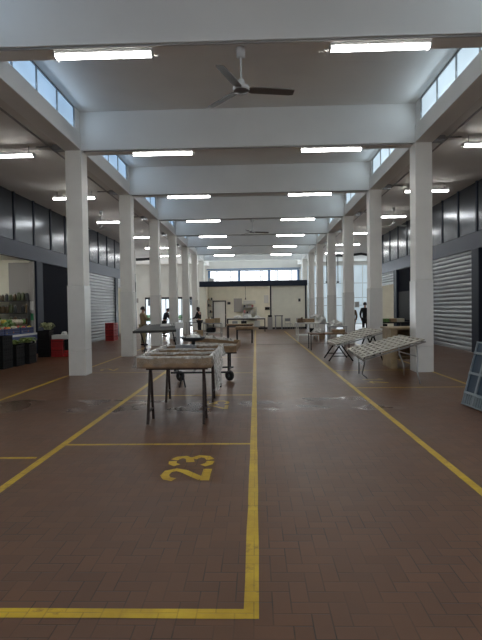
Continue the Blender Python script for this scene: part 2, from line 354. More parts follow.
# end wall with windows and doors -----------------------------------------
wn = MB()
DOORS = [(-10.15, -8.95), (-8.85, -7.62), (-7.25, -6.35), (-6.15, -5.3)]
def cut_wall(mb, x0, x1, z0, z1, holes, y0, y1):     # wall along X with rectangular holes (xa,xb,za,zb), sorted
    x = x0
    for xa, xb, za, zb in holes:
        mb.box(x, xa, y0, y1, z0, z1)
        if za > z0: mb.box(xa, xb, y0, y1, z0, za)
        mb.box(xa, xb, y0, y1, zb, z1); x = xb
    mb.box(x, x1, y0, y1, z0, z1)
cut_wall(wn, EL, ER, 0, ZC+.1, [(a, b, 0, 2.68) for a, b in DOORS] + [(-4.2, 3.95, 3.4, 5.02)], YE, YE+.25)
struct(wn, 'wall_end', 'paint')
for i, (a, b) in enumerate(DOORS):
    f = MB(); f.box(a, a+.07, YE+.05, YE+.15, 0, 2.68); f.box(b-.07, b, YE+.05, YE+.15, 0, 2.68); f.box(a+.07, b-.07, YE+.05, YE+.15, 2.5, 2.68); f.box(a+.07, b-.07, YE+.05, YE+.15, 0, .12); f.box((a+b)/2-.03, (a+b)/2+.03, YE+.06, YE+.14, .12, 2.5)
    d = struct(f, 'door_%d' % (i+1), 'dark_metal'); MB().box(a+.07, b-.07, YE+.095, YE+.105, .12, 2.5).build('glass_pane', 'glass', d)
    MB().tube([((a+b)/2+.06, YE+.0, 1.0), ((a+b)/2+.06, YE+.0, 1.2)], .014).build('door_handle', 'steel', d)
# end windows above the kitchen box
ws = [(-4.13, -1.52), (-1.40, 1.21), (1.33, 3.88)]
f = MB(); 
for x in (-4.2, 3.92): f.box(x-.1, x+.1, YE-.02, YE+.14, 3.4, 5.02)
for x in (-1.46, 1.27): f.box(x-.11, x+.11, YE-.03, YE+.14, 3.46, 4.98)
f.box(-4.2, 3.95, YE+.0, YE+.14, 4.98, 5.05); f.box(-4.2, 3.95, YE, YE+.14, 3.4, 3.46)
wobj = struct(f, 'window_%d' % nw, 'bluepaint'); nw += 1
mu = MB()
for a, b in ws:
    for q in (.22, .28, .72, .78): x = a+(b-a)*q; mu.box(x-.03, x+.03, YE+.02, YE+.1, 3.46, 4.98)
    mu.box(a+(b-a)*.28, a+(b-a)*.72, YE+.055, YE+.095, 4.42, 4.46); mu.box(a+(b-a)*.28, a+(b-a)*.72, YE+.055, YE+.095, 4.0, 4.04)
    MB().box(a, b, YE+.11, YE+.12, 3.46, 4.98).build('pane', 'pane_end', wobj)
mu.build('glazing_bars', 'conduit', wobj)
tag(MB().tube([(-4.4, YE-.25, 5.12), (4.1, YE-.25, 5.12)], .05, 10).build('pipe', 'bluepaint', smooth=True), 'blue pipe running above the end windows', 'pipe')
# return walls where the hall widens, side walls of the end bay
struct(MB().box(EL-.2, WL, YLW, YLW+.2, 0, ZA+.1), 'wall_left_return', 'paint')
struct(MB().box(EL-.2, EL, YLW, YE+.2, 0, ZA+.1), 'wall_left_far', 'paint')
struct(MB().box(WR, ER+.2, YRW, YRW+.2, 0, ZA+.1), 'wall_right_return', 'paint')
struct(MB().box(ER, ER+.2, YRW, YE+.2, 0, ZA+.1), 'wall_right_far', 'paint')
struct(MB().box(-14.5, 14, YN-.2, YN, 0, ZC+.1), 'wall_back', 'paint')
# white sheet doors on the right of the end wall
gx = [4.15, 6.0, 7.85, 9.7, 11.4]
for i in range(4):
    p = struct(MB().box(gx[i]+.04, gx[i+1]-.04, YE-.06, YE, .05, 5.3), 'door_%d' % (5+i), 'pane_w')
    g_ = MB()
    for z in (1.7, 2.4, 3.7): g_.box(gx[i]+.04, gx[i+1]-.04, YE-.075, YE-.06, z-.02, z+.02)
    g_.build('cross_rail', 'grey_metal', p)

# aisle walls: posts, header band, cladding -------------------------------
def aisle_wall(side):
    global nt_
    X = WL if side == 'left' else WR; sx = -1 if side == 'left' else 1
    ye = YLW if side == 'left' else YRW
    a, b = sorted((X, X+sx*.2))
    w = struct(MB().box(a, b, YN, ye, 3.45, 4.0), 'wall_%s' % side, 'band')
    c = MB().box(*sorted((X+sx*.08, X+sx*.2)), YN, ye, 4.0, ZA+.02); c.build('upper_backing', 'post', w)
    ys = []; y = 16.6 if side == 'left' else 15.0
    while y > YN+1.5: y -= 1.5
    while y < ye: ys.append(y); y += 1.5
    ys = [YN]+ys+[ye]
    for i in range(len(ys)-1):
        y0, y1 = ys[i]+.05, ys[i+1]-.05
        if y1-y0 < .1: continue
        MB().box(*sorted((X+sx*.02, X+sx*.07)), y0, y1, 4.02, ZA-.02).build('cladding_panel', 'clad', w, bevel=.004)
    mu = MB()
    for yy in ys[1:-1]: mu.box(*sorted((X-sx*.01, X+sx*.08)), yy-.05, yy+.05, 4.0, ZA)
    mu.build('mullions', 'post', w)
    return w
aisle_wall('left'); aisle_wall('right')
LP = [3.0, 8.2, 13.3, 18.4, 23.7, 28.75, 33.15]
RP = [2.4, 7.1, 11.8, 16.54, 21.2, 25.9, 30.35]
def posts(side, ys):
    global nt_
    X = WL if side == 'left' else WR; sx = -1 if side == 'left' else 1
    for y in ys:
        struct(MB().box(*sorted((X-sx*.03, X+sx*.2)), y-.27, y+.27, 0, 3.45), 'trim_%d' % nt_, 'post', bevel=.01); nt_ += 1
posts('left', LP); posts('right', RP)
def shutter(side, y0, y1, z0, z1, label, xoff=.06):
    X = WL if side == 'left' else WR; sx = -1 if side == 'left' else 1
    xx = X+sx*xoff; t = thing('roller_shutter', label, 'shutter', (xx, (y0+y1)/2, z0))
    n = max(1, round((z1-z0)/.155)); h = (z1-z0)/n; prof = []
    for i in range(n):
        for q, dx in ((0, .0), (.08, .0), (.3, .034), (.55, .042), (.8, .03), (.97, .0)): prof.append((dx, i*h+q*h))
    prof.append((0, z1-z0)); mb = MB(); L = (y1-y0)/2; nn = len(prof)
    vs = [(-sx*d, -L, z) for d, z in prof] + [(-sx*d, L, z) for d, z in prof]
    vs += [(sx*.02, -L, z) for d, z in prof] + [(sx*.02, L, z) for d, z in prof]
    fs = [(i, i+1, nn+i+1, nn+i) for i in range(nn-1)] + [(2*nn+i, 2*nn+i+1, 3*nn+i+1, 3*nn+i) for i in range(nn-1)]
    fs += [(i, i+1, 2*nn+i+1, 2*nn+i) for i in range(nn-1)] + [(nn+i, nn+i+1, 3*nn+i+1, 3*nn+i) for i in range(nn-1)]
    fs += [(0, nn, 3*nn, 2*nn), (nn-1, 2*nn-1, 4*nn-1, 3*nn-1)]
    mb.add(vs, fs); mb.build('slat_curtain', 'shutter', t)
    MB().box(*sorted((-sx*.05, sx*.03)), -L, L, 0, .07).build('bottom_rail', 'grey_metal', t)
    return t
shutter('left', 23.97, 28.48, 0, 3.45, 'closed ribbed grey roller shutter on the left wall')
shutter('left', 3.27, 7.93, 0, 3.45, 'closed ribbed roller shutter on the left wall beside the camera')
shutter('left', 29.02, 32.88, 2.9, 3.45, 'mostly raised roller shutter at the far end of the left wall')
shutter('right', 16.81, 20.93, 0, 3.45, 'closed ribbed grey roller shutter on the right wall')
shutter('right', 26.17, 30.08, 2.75, 3.45, 'partly lowered roller shutter over the far stall on the right')
shutter('right', 7.4, 11.5, 0, 3.45, 'closed ribbed roller shutter on the right wall beside the camera')
# closed navy panel, then a dark panel that paints the shade of an opening
tag(MB().box(WL+.0-.14, WL-.08, 18.67, 23.43, 0, 3.45).build('stall_door', 'navy', bevel=.01), 'dark navy closed stall front on the left wall', 'stall door')
n1 = thing('stall_door', 'dark panel for the shaded opening on the right wall behind the nearest right column', 'stall door', (WR+.12, 23.55, 0))
MB().box(-.04, .04, -2.06, 2.06, 0, 3.43).build('back_panel', 'navy', n1, bevel=.01); MB().box(-.10, -.04, -1.9, 1.9, .9, 2.3).build('front_panel', 'black', n1, bevel=.01)
# stall interiors
def stall(side, y0, y1, depth, m_, nm):
    X = WL if side == 'left' else WR; sx = -1 if side == 'left' else 1
    xb = X+sx*depth; xa = X+sx*.2
    w = MB(); w.box(*sorted((xb, xb+sx*.1)), y0, y1, 0, 3.6); w.box(*sorted((xa, xb)), y0-.1, y0, 0, 3.6); w.box(*sorted((xa, xb)), y1, y1+.1, 0, 3.6)
    struct(w, 'wall_'+nm, m_); struct(MB().box(*sorted((xa, xb)), y0, y1, 3.5, 3.6), 'ceiling', 'ceil')
stall('left', 13.45, 18.25, 3.2, 'cream', 'left_stall'); stall('left', 28.9, 33.0, 3.2, 'cream', 'left_far_stall')
stall('right', 26.0, 30.2, 3.2, 'cream', 'right_far_stall'); stall('right', 11.95, 16.4, 3.2, 'cream', 'right_stall'); stall('left', 8.35, 13.15, 3.2, 'cream', 'left_near_stall')

# ------------------------------------------------------------------ lights, pipes, fans
lt0 = None
def ceiling_light(x, y, label, z=ZB, drop=0.0):
    global lt0
    if lt0 is None:
        t = thing('ceiling_light', label, 'light', (x, y, z), 0, 'tube lights under the beams')
        MB().box(-.725, .725, -.075, .075, -.045, 0).build('housing', 'white_metal', t, bevel=.008)
        d = MB(); vs = []; 
        for xx in (-.715, .715):
            for a in range(9): an = PI*a/8; vs.append((xx, .07*math.cos(an), -.045-.05*math.sin(an)))
        fs = [(i, i+1, 9+i+1, 9+i) for i in range(8)] + [tuple(range(9)), tuple(range(17, 8, -1)), (0, 8, 17, 9)]
        d.add(vs, fs).build('diffuser', 'lamp', t)
        for xx in (-.735, .715): MB().box(xx, xx+.02, -.078, .078, -.1, 0).build('end_cap', 'white_metal', t)
        lt0 = t; return t
    return dup(lt0, (x, y, z), label)
BN = ['nearest', 'second', 'third', 'fourth', 'fifth', 'sixth', 'seventh']
for k in range(-2, 7):
    y = YB(k); w = BN[k]+' nave beam from the camera' if k >= 1 else ('nearest nave beam' if k == 0 else 'nave beam behind the camera')
    ceiling_light(-2.215, y, 'left-hand glowing tube light under the %s' % w)
    ceiling_light(1.875, y, 'right-hand glowing tube light under the %s' % w)
    for sd, x in (('left', -6.15), ('right', 5.77)):
        w2 = (BN[k]+' column' if k >= 1 else 'column beside the camera' if k == 0 else 'column %d behind the camera' % -k)
        ceiling_light(x, y, 'tube light in the %s aisle level with the %s' % (sd, w2), ZB+.03)
        if k >= 0:
            for dx, e_ in ((-.6, 'left'), (.6, 'right')): tag(MB().tube([(0, 0, ZB+.03-ZA), (0, 0, .004)], .012, 6).build('hanger', 'conduit', loc=(x+dx, y, ZA)), '%s rod of the %s aisle light at the %s' % (e_, sd, w2), 'hanger', 'light hangers')
for k in range(-1, 7):
    y = YB(k)-.17; w = 'nearest beam' if k <= 0 else BN[k]+' beam from the camera'
    if k >= 0: tag(MB().tube([(XL+.05, y, ZB-.018), (XR-.05, y, ZB-.018)], .018, 8).build('conduit', 'conduit', smooth=True), 'grey conduit running under the %s across the nave' % w, 'conduit', 'conduits under the beams')
    for sd, x0, x1 in (('left', -5.35, XL-.42), ('right', XR+.42, 5.0)):
        if k >= 1:
            mb = MB(); mb.tube([(x0, YB(k), ZA-.02), (x1, YB(k), ZA-.02)], .018, 8)
            tag(mb.build('conduit', 'conduit', smooth=True), 'short grey conduit on the %s aisle ceiling from the %s column to its light' % (sd, BN[k]), 'conduit', 'aisle conduits')
            xb = XL-.62 if sd == 'left' else XR+.62
            tag(MB().box(xb-.14, xb+.14, YB(k)-.1, YB(k)+.1, ZA-.13, ZA).build('junction_box', 'grey_metal', bevel=.01), 'grey junction box on the aisle ceiling by the %s column of the %s row' % (BN[k], sd), 'junction box', 'junction boxes')
for sd, x in (('left', -5.0), ('right', 4.66)):
    tag(MB().tube([(x, 2, ZA-.05), (x, YE-1, ZA-.05)], .022, 8).build('conduit', 'conduit', smooth=True), 'long grey conduit running down the %s aisle ceiling beside the columns' % sd, 'conduit', 'long aisle conduits')

def ceiling_fan(x, y, z, label, ang, R=.74, rod=.4, bl='blade', droop=.02, name='ceiling_fan'):
    t = thing(name, label, 'fan', (x, y, z))
    MB().lathe([(.02, 0), (.062, 0), (.066, -.05), (.062, -.14), (.035, -.155)], n=16).build('canopy', 'white_metal', t, smooth=True)
    MB().tube([(0, 0, -.15), (0, 0, -rod+.06)], .014).build('rod', 'white_metal', t)
    h = -rod
    mo_ = MB().lathe([(.016, h+.12), (.045, h+.115), (.055, h+.06), (.055, h+.03), (.115, h+.02), (.13, h-.01), (.12, h-.045), (.05, h-.06), (.02, h-.062)], n=20).build('motor', 'white_metal', t, smooth=True)
    MB().lathe([(.118, h-.046), (.11, h-.056), (.03, h-.066)], n=20).build('bottom_plate', bl, mo_, smooth=True)
    for i in range(3):
        a = ang + i*2*PI/3; ca, sa = math.cos(a), math.sin(a)
        def P(r, s, dz): return (ca*r - sa*s, sa*r + ca*s, h-.02+dz)
        mb = MB(); w0, w1 = .045, .068
        pts = [(.11, -w0), (.16, -w1), (R-.06, -w1*1.0), (R, -w1*.8), (R, w1*.8), (R-.06, w1), (.16, w1), (.11, w0)]
        up = [P(r, s, -s*.22 - droop*r) for r, s in pts]; dn = [P(r, s, -s*.22-droop*r-.012) for r, s in pts]; n = len(pts)
        mb.add(up+dn, [tuple(range(n)), tuple(range(2*n-1, n-1, -1))] + [(i_, (i_+1) % n, n+(i_+1) % n, n+i_) for i_ in range(n)])
        mb.build('blade', bl, t)
    return t
ceiling_fan(-.17, YB(0), ZB, 'three-bladed ceiling fan hanging from the nearest beam', math.radians(10), R=.80, rod=.59, droop=0.)
ceiling_fan(-.10, YB(3)+.0, ZB, 'small three-bladed ceiling fan far down the nave', math.radians(10), R=.72, rod=.55)
ceiling_fan(-6.3, 20.2, ZA, 'white ceiling fan in the left aisle behind the nearest column', 1.0, R=.6, rod=.7, bl='white_metal')
ceiling_fan(5.75, 20.6, ZA, 'white ceiling fan in the right aisle behind the nearest column', .4, R=.6, rod=.7, bl='white_metal')

# ------------------------------------------------------------------ floor markings
W2 = .041
def line(x0, y0, x1, y1, w=.082):
    mb = MB(); d = Vector((x1-x0, y1-y0, 0)).normalized(); nrm = Vector((-d.y, d.x, 0))*w/2; L = math.hypot(x1-x0, y1-y0); n = max(2, int(L/.35)); rnd = random.Random(int((x0+y0*3+x1*7)*100))
    l = []; r = []
    for i in range(n+1):
        p = Vector((x0, y0, .002))+d*(L*i/n); j1 = rnd.uniform(.93, 1.06); j2 = rnd.uniform(.93, 1.06)
        l.append(p+nrm*j1); r.append(p-nrm*j2)
    vs = l+r; mb.add(vs, [(i, i+1, n+1+i+1, n+1+i) for i in range(n)])
    o = mb.build('painted_line', 'yellow', floor); o['label'] = 'worn yellow painted line'; return o
LC, LL, LR_, LLF, LRF = -.042, -2.31, 1.907, -4.609, 4.238
line(LC, 2.495, LC, 34.5); line(LL, 2.6, LL, 15.5); line(LR_, 1.5, LR_, 33); line(LLF, 6.0, LLF, 30); line(LRF, 3.0, LRF, 30)
ys = [2.536, 5.758, 9.007, 12.1, 15.9, 19.0]
line(-6.0, ys[0], LC-W2, ys[0])
for y in ys[1:]: line(LL+W2, y, LC-W2, y, .06)
line(LLF+.04, 5.25, LL-W2-.05, 5.25, .06); line(LLF+.04, 12.35, LL-W2-.02, 12.35, .06)
for y in (9.69, 12.35): line(LR_+.04, y, LRF-.04, y, .06)
line(LLF+.04, 8.9, LL-.1, 8.9, .05) if False else None
# stencilled stall numbers, read from the centre aisle
G = {'2': [[(.06, .72), (.12, .88), (.28, .97), (.48, .93), (.58, .76), (.5, .58), (.3, .36), (.1, .13)], [(.02, .06), (.62, .06)]],
     '3': [[(.05, .80), (.16, .93), (.30, .95)], [(.38, .93), (.53, .84), (.56, .70), (.46, .57), (.24, .52)], [(.46, .48), (.60, .34), (.56, .16), (.40, .06)], [(.30, .05), (.14, .07), (.03, .20)]],
     '5': [[(.56, .94), (.12, .94)], [(.10, .86), (.08, .55)], [(.14, .52), (.38, .60), (.57, .48), (.60, .26), (.48, .10), (.26, .05), (.06, .14)]],
     '1': [[(.12, .76), (.32, .94)], [(.34, .94), (.34, .05)]], '4': [[(.46, .05), (.46, .95)], [(.40, .92), (.04, .32)], [(.06, .28), (.62, .28)]]}
def number(txt, x, y, H, W, flip=False, sw=.085):
    mb = MB()
    for ci, ch in enumerate(txt):
        for st in G[ch]:
            P = []
            for a, b in st:
                wx = (a + ci*.78)*W/.66; up = b*H
                P.append(Vector((x-up, y+wx, .0025)) if not flip else Vector((x+up, y-wx, .0025)))
            n = len(P); l = []; r = []
            for i, p in enumerate(P):
                d = (P[min(i+1, n-1)]-P[max(i-1, 0)]).normalized(); nn = Vector((-d.y, d.x, 0))*sw*.5; l.append(p+nn); r.append(p-nn)
            mb.add(l+r, [(i, i+1, n+i+1, n+i) for i in range(n-1)])
    o = mb.build('painted_number', 'yellow', floor); o['label'] = 'yellow stencilled number %s' % txt
number('23', -.47, 4.52, .44, .36)
number('25', -.47, 7.75, .40, .33, sw=.06)
number('14', 2.28, 10.95, .50, .34, flip=True, sw=.06)
number('2', -3.72, 12.75, .42, .5, sw=.06)
struct(MB().box(.02, 4.0, 21.35, 21.45, 0, .004), 'trim_%d' % nt_, 'dark_metal', floor); nt_ += 1

# ------------------------------------------------------------------ kitchen box at the end of the nave
KX0, KX1, KY = -4.12, 3.80, 36.35
struct(MB().box(KX0, KX1, KY-.15, KY+.05, 3.18, 3.58), 'trim_%d' % nt_, 'post', bevel=.01); struct(MB().box(KX0, KX1, KY+.05, 41.6, 3.48, 3.58), 'ceiling', 'ceil'); nt_ += 1
struct(MB().box(KX0, KX1, 41.4, 41.6, 0, 3.48), 'wall_kitchen_back', 'cream'); struct(MB().box(KX0, KX0+.12, KY+.5, 41.4, 0, 3.48), 'wall_kitchen_left', 'cream'); struct(MB().box(KX1-.12, KX1, KY+.1, 41.4, 0, 3.48), 'wall_kitchen_right', 'cream')
struct(MB().box(KX0+.0, KX0+.45, KY, KY+.5, 0, 3.18), 'trim_%d' % nt_, 'cream'); nt_ += 1
struct(MB().box(1.18, 3.64, KY+.05, KY+.15, 0, 3.18), 'wall_kitchen_front', 'cream')
for x in (1.12, 3.69): struct(MB().box(x-.05, x+.05, KY-.02, KY+.16, 0, 3.18), 'trim_%d' % nt_, 'post'); nt_ += 1
struct(MB().box(0.2, 3.64, KY-.0, KY+.04, 0, .14), 'baseboard_kitchen', 'dark_metal')
ceiling_light(-2.4, 38.4, 'added unseen left tube light inside the open kitchen box', 3.48)  # added to brighten the kitchen, hidden behind the fascia
ceiling_light(.2, 38.4, 'added unseen right tube light inside the open kitchen box', 3.48)  # second added fill tube for the kitchen, out of view
ceiling_light(2.4, 38.4, 'added unseen tube light behind the cream kitchen wall', 3.48)  # added fill tube, hidden by the front wall
ceiling_light(-10.0, 15.9, 'added unseen tube light inside the open left produce stall', 3.5)  # added to brighten the produce stall, no known lamp there
ceiling_light(-9.9, 31.0, 'added unseen tube light inside the far left stall', 3.5)  # added fill light for the far left stall interior
ceiling_light(9.0, 28.0, 'added unseen tube light inside the far right stall', 3.5)  # added fill light for the far right stall interior
kp = lambda x, y: atY(x, y, 41.35)
def wallitem(name, label, cat, px0, px1, py0, py1, m_, dep=.12, Y=41.39, frame=None):
    a = atY(px0, py1, Y); b = atY(px1, py0, Y); x0, x1, z0, z1 = a.x, b.x, max(0, a.z), b.z
    if frame:
        t = thing(name, label, cat, ((x0+x1)/2, Y, z0)); w_, h = (x1-x0)/2, z1-z0
        f = MB(); f.box(-w_, -w_+.09, -dep, 0, 0, h); f.box(w_-.09, w_, -dep, 0, 0, h); f.box(-w_+.09, w_-.09, -dep, 0, h-.09, h); f.build('frame', frame, t)
        MB().box(-w_+.09, w_-.09, -dep*.6, 0, 0, h-.09).build('panel', m_, t); return t
    mb = MB(((x0+x1)/2, Y, z0)).box(x0, x1, Y-dep, Y, z0, z1)
    return tag(mb.build(name, m_, loc=((x0+x1)/2, Y, z0), bevel=.01), label, cat)
dk = wallitem('service_door', 'white door in a dark frame at the back of the kitchen', 'door', 213.2, 226, 300.5, 327, 'paint', .12, 41.385, frame='dark_metal'); 
MB().ball((.5, -.1, 1.02), .04).build('handle', 'steel', dk)
wallitem('electrical_panel', 'tall grey panel on the kitchen back wall beside the white door', 'panel', 234, 242, 298.4, 312, 'conduit')
wallitem('range_hood', 'white box hood on the kitchen back wall', 'hood', 243.5, 255.5, 300.5, 304, 'whitep', .5)
wallitem('water_heater', 'white water heater high on the wall by the dark kitchen post', 'water heater', 264, 268.3, 295.2, 303, 'whitep', .35)
wallitem('tablet_screen', 'small dark screen on the wall below the white water heater', 'screen', 265, 269.7, 307, 310, 'screen', .1)
wallitem('wall_phone', 'small dark box on the kitchen wall right of the white door', 'phone', 227.5, 230.5, 302, 304.5, 'dark_metal', .1)
wallitem('notice', 'small dark notice on the cream front wall of the kitchen', 'notice', 298.3, 300.5, 298.5, 301.5, 'dark_metal', .02, KY+.049)
t = thing('pendant_lamp', 'thin dark pendant hanging in the kitchen opening', 'lamp', (kp(245.5, 290).x, 40.9, 3.48)); MB().tube([(0, 0, 0), (0, 0, -1.05)], .012, 6).build('cord', 'black', t); MB().lathe([(.02, -1.02), (.06, -1.15), (.065, -1.2)], n=12).build('lamp_shade', 'dark_metal', t)
def shelf_unit(name, label, x0, x1, y0, y1, H, n, m_, stuffm=None):
    t = thing(name, label, 'shelves', ((x0+x1)/2, (y0+y1)/2, 0)); hx, hy = (x1-x0)/2, (y1-y0)/2
    for sx in (-1, 1):
        for sy in (-1, 1): MB().box(sx*hx-.02, sx*hx+.02, sy*hy-.02, sy*hy+.02, 0, H).build('post', m_, t)
    for i in range(n): z = .15+(H-.2)*i/(n-1); MB().box(-hx, hx, -hy, hy, z, z+.03).build('shelf', m_, t)
    return t, [.18+(H-.2)*i/(n-1) for i in range(n)]
def small_box(name, label, cat, x, y, z, sx, sy, sz, m_, rz=0, bev=.006, group=None):
    mb = MB().box(-sx/2, sx/2, -sy/2, sy/2, 0, sz); o = mb.build(name, m_, loc=(x, y, z), bevel=bev); o.rotation_euler = (0, 0, rz); return tag(o, label, cat, group)
t, zs = shelf_unit('shelf_unit', 'open metal shelf unit left of the white kitchen door', -3.99, -3.58, 40.95, 41.35, 2.3, 5, 'grey_metal')
for i, z in enumerate(zs[1:]):
    for q in range(3): small_box('carton', 'small carton stacked on the kitchen shelf unit', 'carton', -3.90+q*.125, 41.12, z, .10, .22, .14+.03*((i+q) % 3), ['card', 'paper', 'dark_metal'][(i+q) % 3], group='cartons on the kitchen shelves')
t, zs = shelf_unit('shelf_unit', 'low shelf unit under the white hood at the back of the kitchen', kp(243, 300).x+.02, kp(256, 300).x, 40.75, 41.3, 1.66, 4, 'steel')
for i, z in enumerate(zs[1:]):
    for q in range(4): small_box('kitchen_tin', 'tin or packet on the shelf under the white hood', 'tin', kp(244.5, 300).x+q*.22, 41.02, z, .16, .2, .16+.05*((i*2+q) % 3), ['paper', 'pink', 'dark_metal', 'steel'][(i+q) % 4], group='packets on the hood shelf')

# ------------------------------------------------------------------ generic tables
def table(name, label, cat, x0, x1, y0, y1, top, m_top, m_leg, leg=.05, th=.05, apron=.0, shelf=None, group=None, rz=0, cross=False):
    cx, cy = (x0+x1)/2, (y0+y1)/2; hx, hy = (x1-x0)/2, (y1-y0)/2
    t = thing(name, label, cat, (cx, cy, 0), rz, group)
    MB().box(-hx, hx, -hy, hy, top-th, top).build('tabletop', m_top, t, bevel=.006)
    for sx in (-1, 1):
        for sy in (-1, 1):
            MB().box(sx*(hx-leg)-leg/2, sx*(hx-leg)+leg/2, sy*(hy-leg)-leg/2, sy*(hy-leg)+leg/2, 0, top-th).build('leg', m_leg, t)
    if apron:
        a = MB()
        for sy in (-1, 1): a.box(-hx+leg*1.5, hx-leg*1.5, sy*(hy-leg)-.012, sy*(hy-leg)+.012, top-th-apron, top-th)
        for sx in (-1, 1): a.box(sx*(hx-leg)-.012, sx*(hx-leg)+.012, -hy+leg*1.5, hy-leg*1.5, top-th-apron, top-th)
        a.build('apron', m_leg, t)
    if shelf: MB().box(-hx+leg*.6, hx-leg*.6, -hy+leg*.6, hy-leg*.6, shelf, shelf+.03).build('shelf', m_leg, t)
    if cross:
        MB().bar((-hx+leg, -hy+leg, .25), (hx-leg, -hy+leg, .25), .025).bar((-hx+leg, hy-leg, .25), (hx-leg, hy-leg, .25), .025).build('stretcher', m_leg, t)
    return t
def heap(name, label, cat, x, y, z, rx, ry, rz, m_, seed, group=None):
    mb = MB(); n, k = 22, 10; vs = []; fs = []
    for j in range(k+1):
        t = j/k
        for i in range(n):
            a = 2*PI*i/n; rr = math.cos(t*PI/2)**.6; q = 1+.35*noise.noise(Vector((math.cos(a)*2.3, math.sin(a)*2.3, t*3+seed*5.1)))
            h = math.sin(t*PI/2)*(1+.5*noise.noise(Vector((math.cos(a)*rr*3, math.sin(a)*rr*3, seed*2.7))))
            vs.append((rx*rr*q*math.cos(a), ry*rr*q*math.sin(a), rz*h if j else 0))
    for j in range(k):
        for i in range(n): fs.append((j*n+i, j*n+(i+1) % n, (j+1)*n+(i+1) % n, (j+1)*n+i))
    fs.append(tuple(range(n-1, -1, -1))); fs.append(tuple(k*n+i for i in range(n)))
    o = mb.add(vs, fs).build(name, m_, loc=(x, y, z)); return tag(o, label, cat, group)

# ------------------------------------------------------------------ LEFT FOREGROUND: tray on two trestles
def trestle(x0, x1, y, H, spread, label, m_='rust'):
    cx = (x0+x1)/2; t = thing('trestle', label, 'trestle', (cx, y, 0)); hx = (x1-x0)/2
    MB().box(-hx-.06, hx+.06, -.03, .03, H-.05, H).build('top_bar', m_, t)
    for sx in (-1, 1):
        for sy in (-1, 1):
            MB().bar((sx*hx, sy*.02, H-.05), (sx*hx*1.03, sy*spread, 0.004), .034, .034).build('leg', m_, t)
        MB().bar((sx*hx*1.02, -spread*.78, .17), (sx*hx*1.02, spread*.78, .17), .022).build('spreader', m_, t)
    return t
trestle(-1.50, -.745, 6.93, .79, .19, 'near rusty iron trestle under the film-covered wooden tray')
trestle(-1.53, -.76, 8.50, .79, .19, 'far rusty iron trestle under the film-covered wooden tray')
TX0, TX1, TY0, TY1, TZ = -1.63, -.61, 6.66, 8.72, .79
tr = thing('display_tray', 'wooden market tray with dividers, standing on two iron trestles', 'tray', ((TX0+TX1)/2, (TY0+TY1)/2, TZ))
o = (( TX0+TX1)/2, (TY0+TY1)/2, TZ)
MB(o).box(TX0, TX1, TY0, TY1, TZ, TZ+.018).build('bottom', 'darkwood', tr)
MB(o).box(TX0, TX1, TY0, TY0+.025, TZ+.018, TZ+.155).build('front_board', 'wood', tr, bevel=.004)
MB(o).box(TX0, TX1, TY1-.025, TY1, TZ+.018, TZ+.155).build('rear_board', 'wood', tr, bevel=.004)
for x in (TX0, TX1-.02): MB(o).box(x, x+.02, TY0+.025, TY1-.025, TZ+.018, TZ+.155).build('side_board', 'wood', tr)
for y in (7.28, 7.95): MB(o).box(TX0+.02, TX1-.02, y, y+.022, TZ+.018, TZ+.155).build('divider', 'wood', tr)
def sheet_drape():
    mb = MB(); top = TZ+.163
    def nz(x, y, s=7.): return noise.noise(Vector((x*s, y*s, 1.7)))
    # folded over the top edge of every board
    def strip(p, q, w, dn, seed):
        p, q = Vector(p), Vector(q); d = (q-p).normalized(); nn = Vector((-d.y, d.x, 0)); L = (q-p).length
        def P(u, v):
            a = (v-.5)*2; r = noise.noise(Vector((u*L*9, v*2, seed)))
            off = nn*(a*w*.5+.012*r); drop = dn*max(0, abs(a)-.35)/.65*(1+.6*noise.noise(Vector((u*L*6, a*1.5, seed+3))))
            return p+d*(u*L)+off+Vector((0, 0, .012+.008*r-drop))
        top_.sheet(P, max(8, int(L*26)), 8)
    top_ = MB()
    for y, sd in ((TY0+.012, 1), (7.29, 2), (7.96, 3), (TY1-.012, 4)): strip((TX0, y, top-.008), (TX1, y, top-.008), .05, .03, sd)
    strip((TX0+.01, TY0, top-.004), (TX0+.01, TY1, top-.004), .10, .07, 5); strip((TX1-.01, TY0, top-.004), (TX1-.01, TY1, top-.004), .09, .07, 6)
    def front(u, v):
        x = TX0-.03+(TX1-TX0+.06)*u; L = .10+.05*noise.noise(Vector((u*5, 0, 4)))+(.09 if u < .12 else 0)
        return Vector((x, TY0-.022-.02*v-.012*math.sin(u*40+v*2)*v, top-L*v))
    fm = MB(); fm.sheet(front, 40, 6)
    def left(u, v):
        y = TY0-.03+(TY1-TY0+.06)*u; L = .16+.05*noise.noise(Vector((u*6, 3, 4)))
        return Vector((TX0-.022-.05*v*v-.02*math.sin(u*46)*v, y, top-L*v))
    lm = MB(); lm.sheet(left, 40, 6); mb = MB()
    def right(u, v):
        y = TY0-.03+(TY1-TY0+.06)*u; L = (.50 if u < .45 else .50-.35*min(1, (u-.45)*5))+.1*noise.noise(Vector((u*7, 8, 4)))
        if u < .06: L *= .5+u*8
        return Vector((TX1+.022+.035*v+.025*math.sin(u*44+v)*v, y, top-L*v))
    mb.sheet(right, 50, 12)
    return top_, mb, fm, lm
ps = thing('plastic_sheet', 'crumpled clear plastic film draped over the wooden tray on trestles', 'plastic sheet', (0, 0, 0)); a_, b_, c_, d_ = sheet_drape(); ps.location = ((TX0+TX1)/2, (TY0+TY1)/2, TZ+.163); 
for n_, q_, m_ in (('covering_sheet', a_, 'film_w'), ('hanging_edge', b_, 'film_w'), ('hanging_edge', c_, 'film'), ('hanging_edge', d_, 'film_w')):
    q_.v = [p-Vector(ps.location) for p in q_.v]; q_.build(n_, m_, ps, smooth=True)
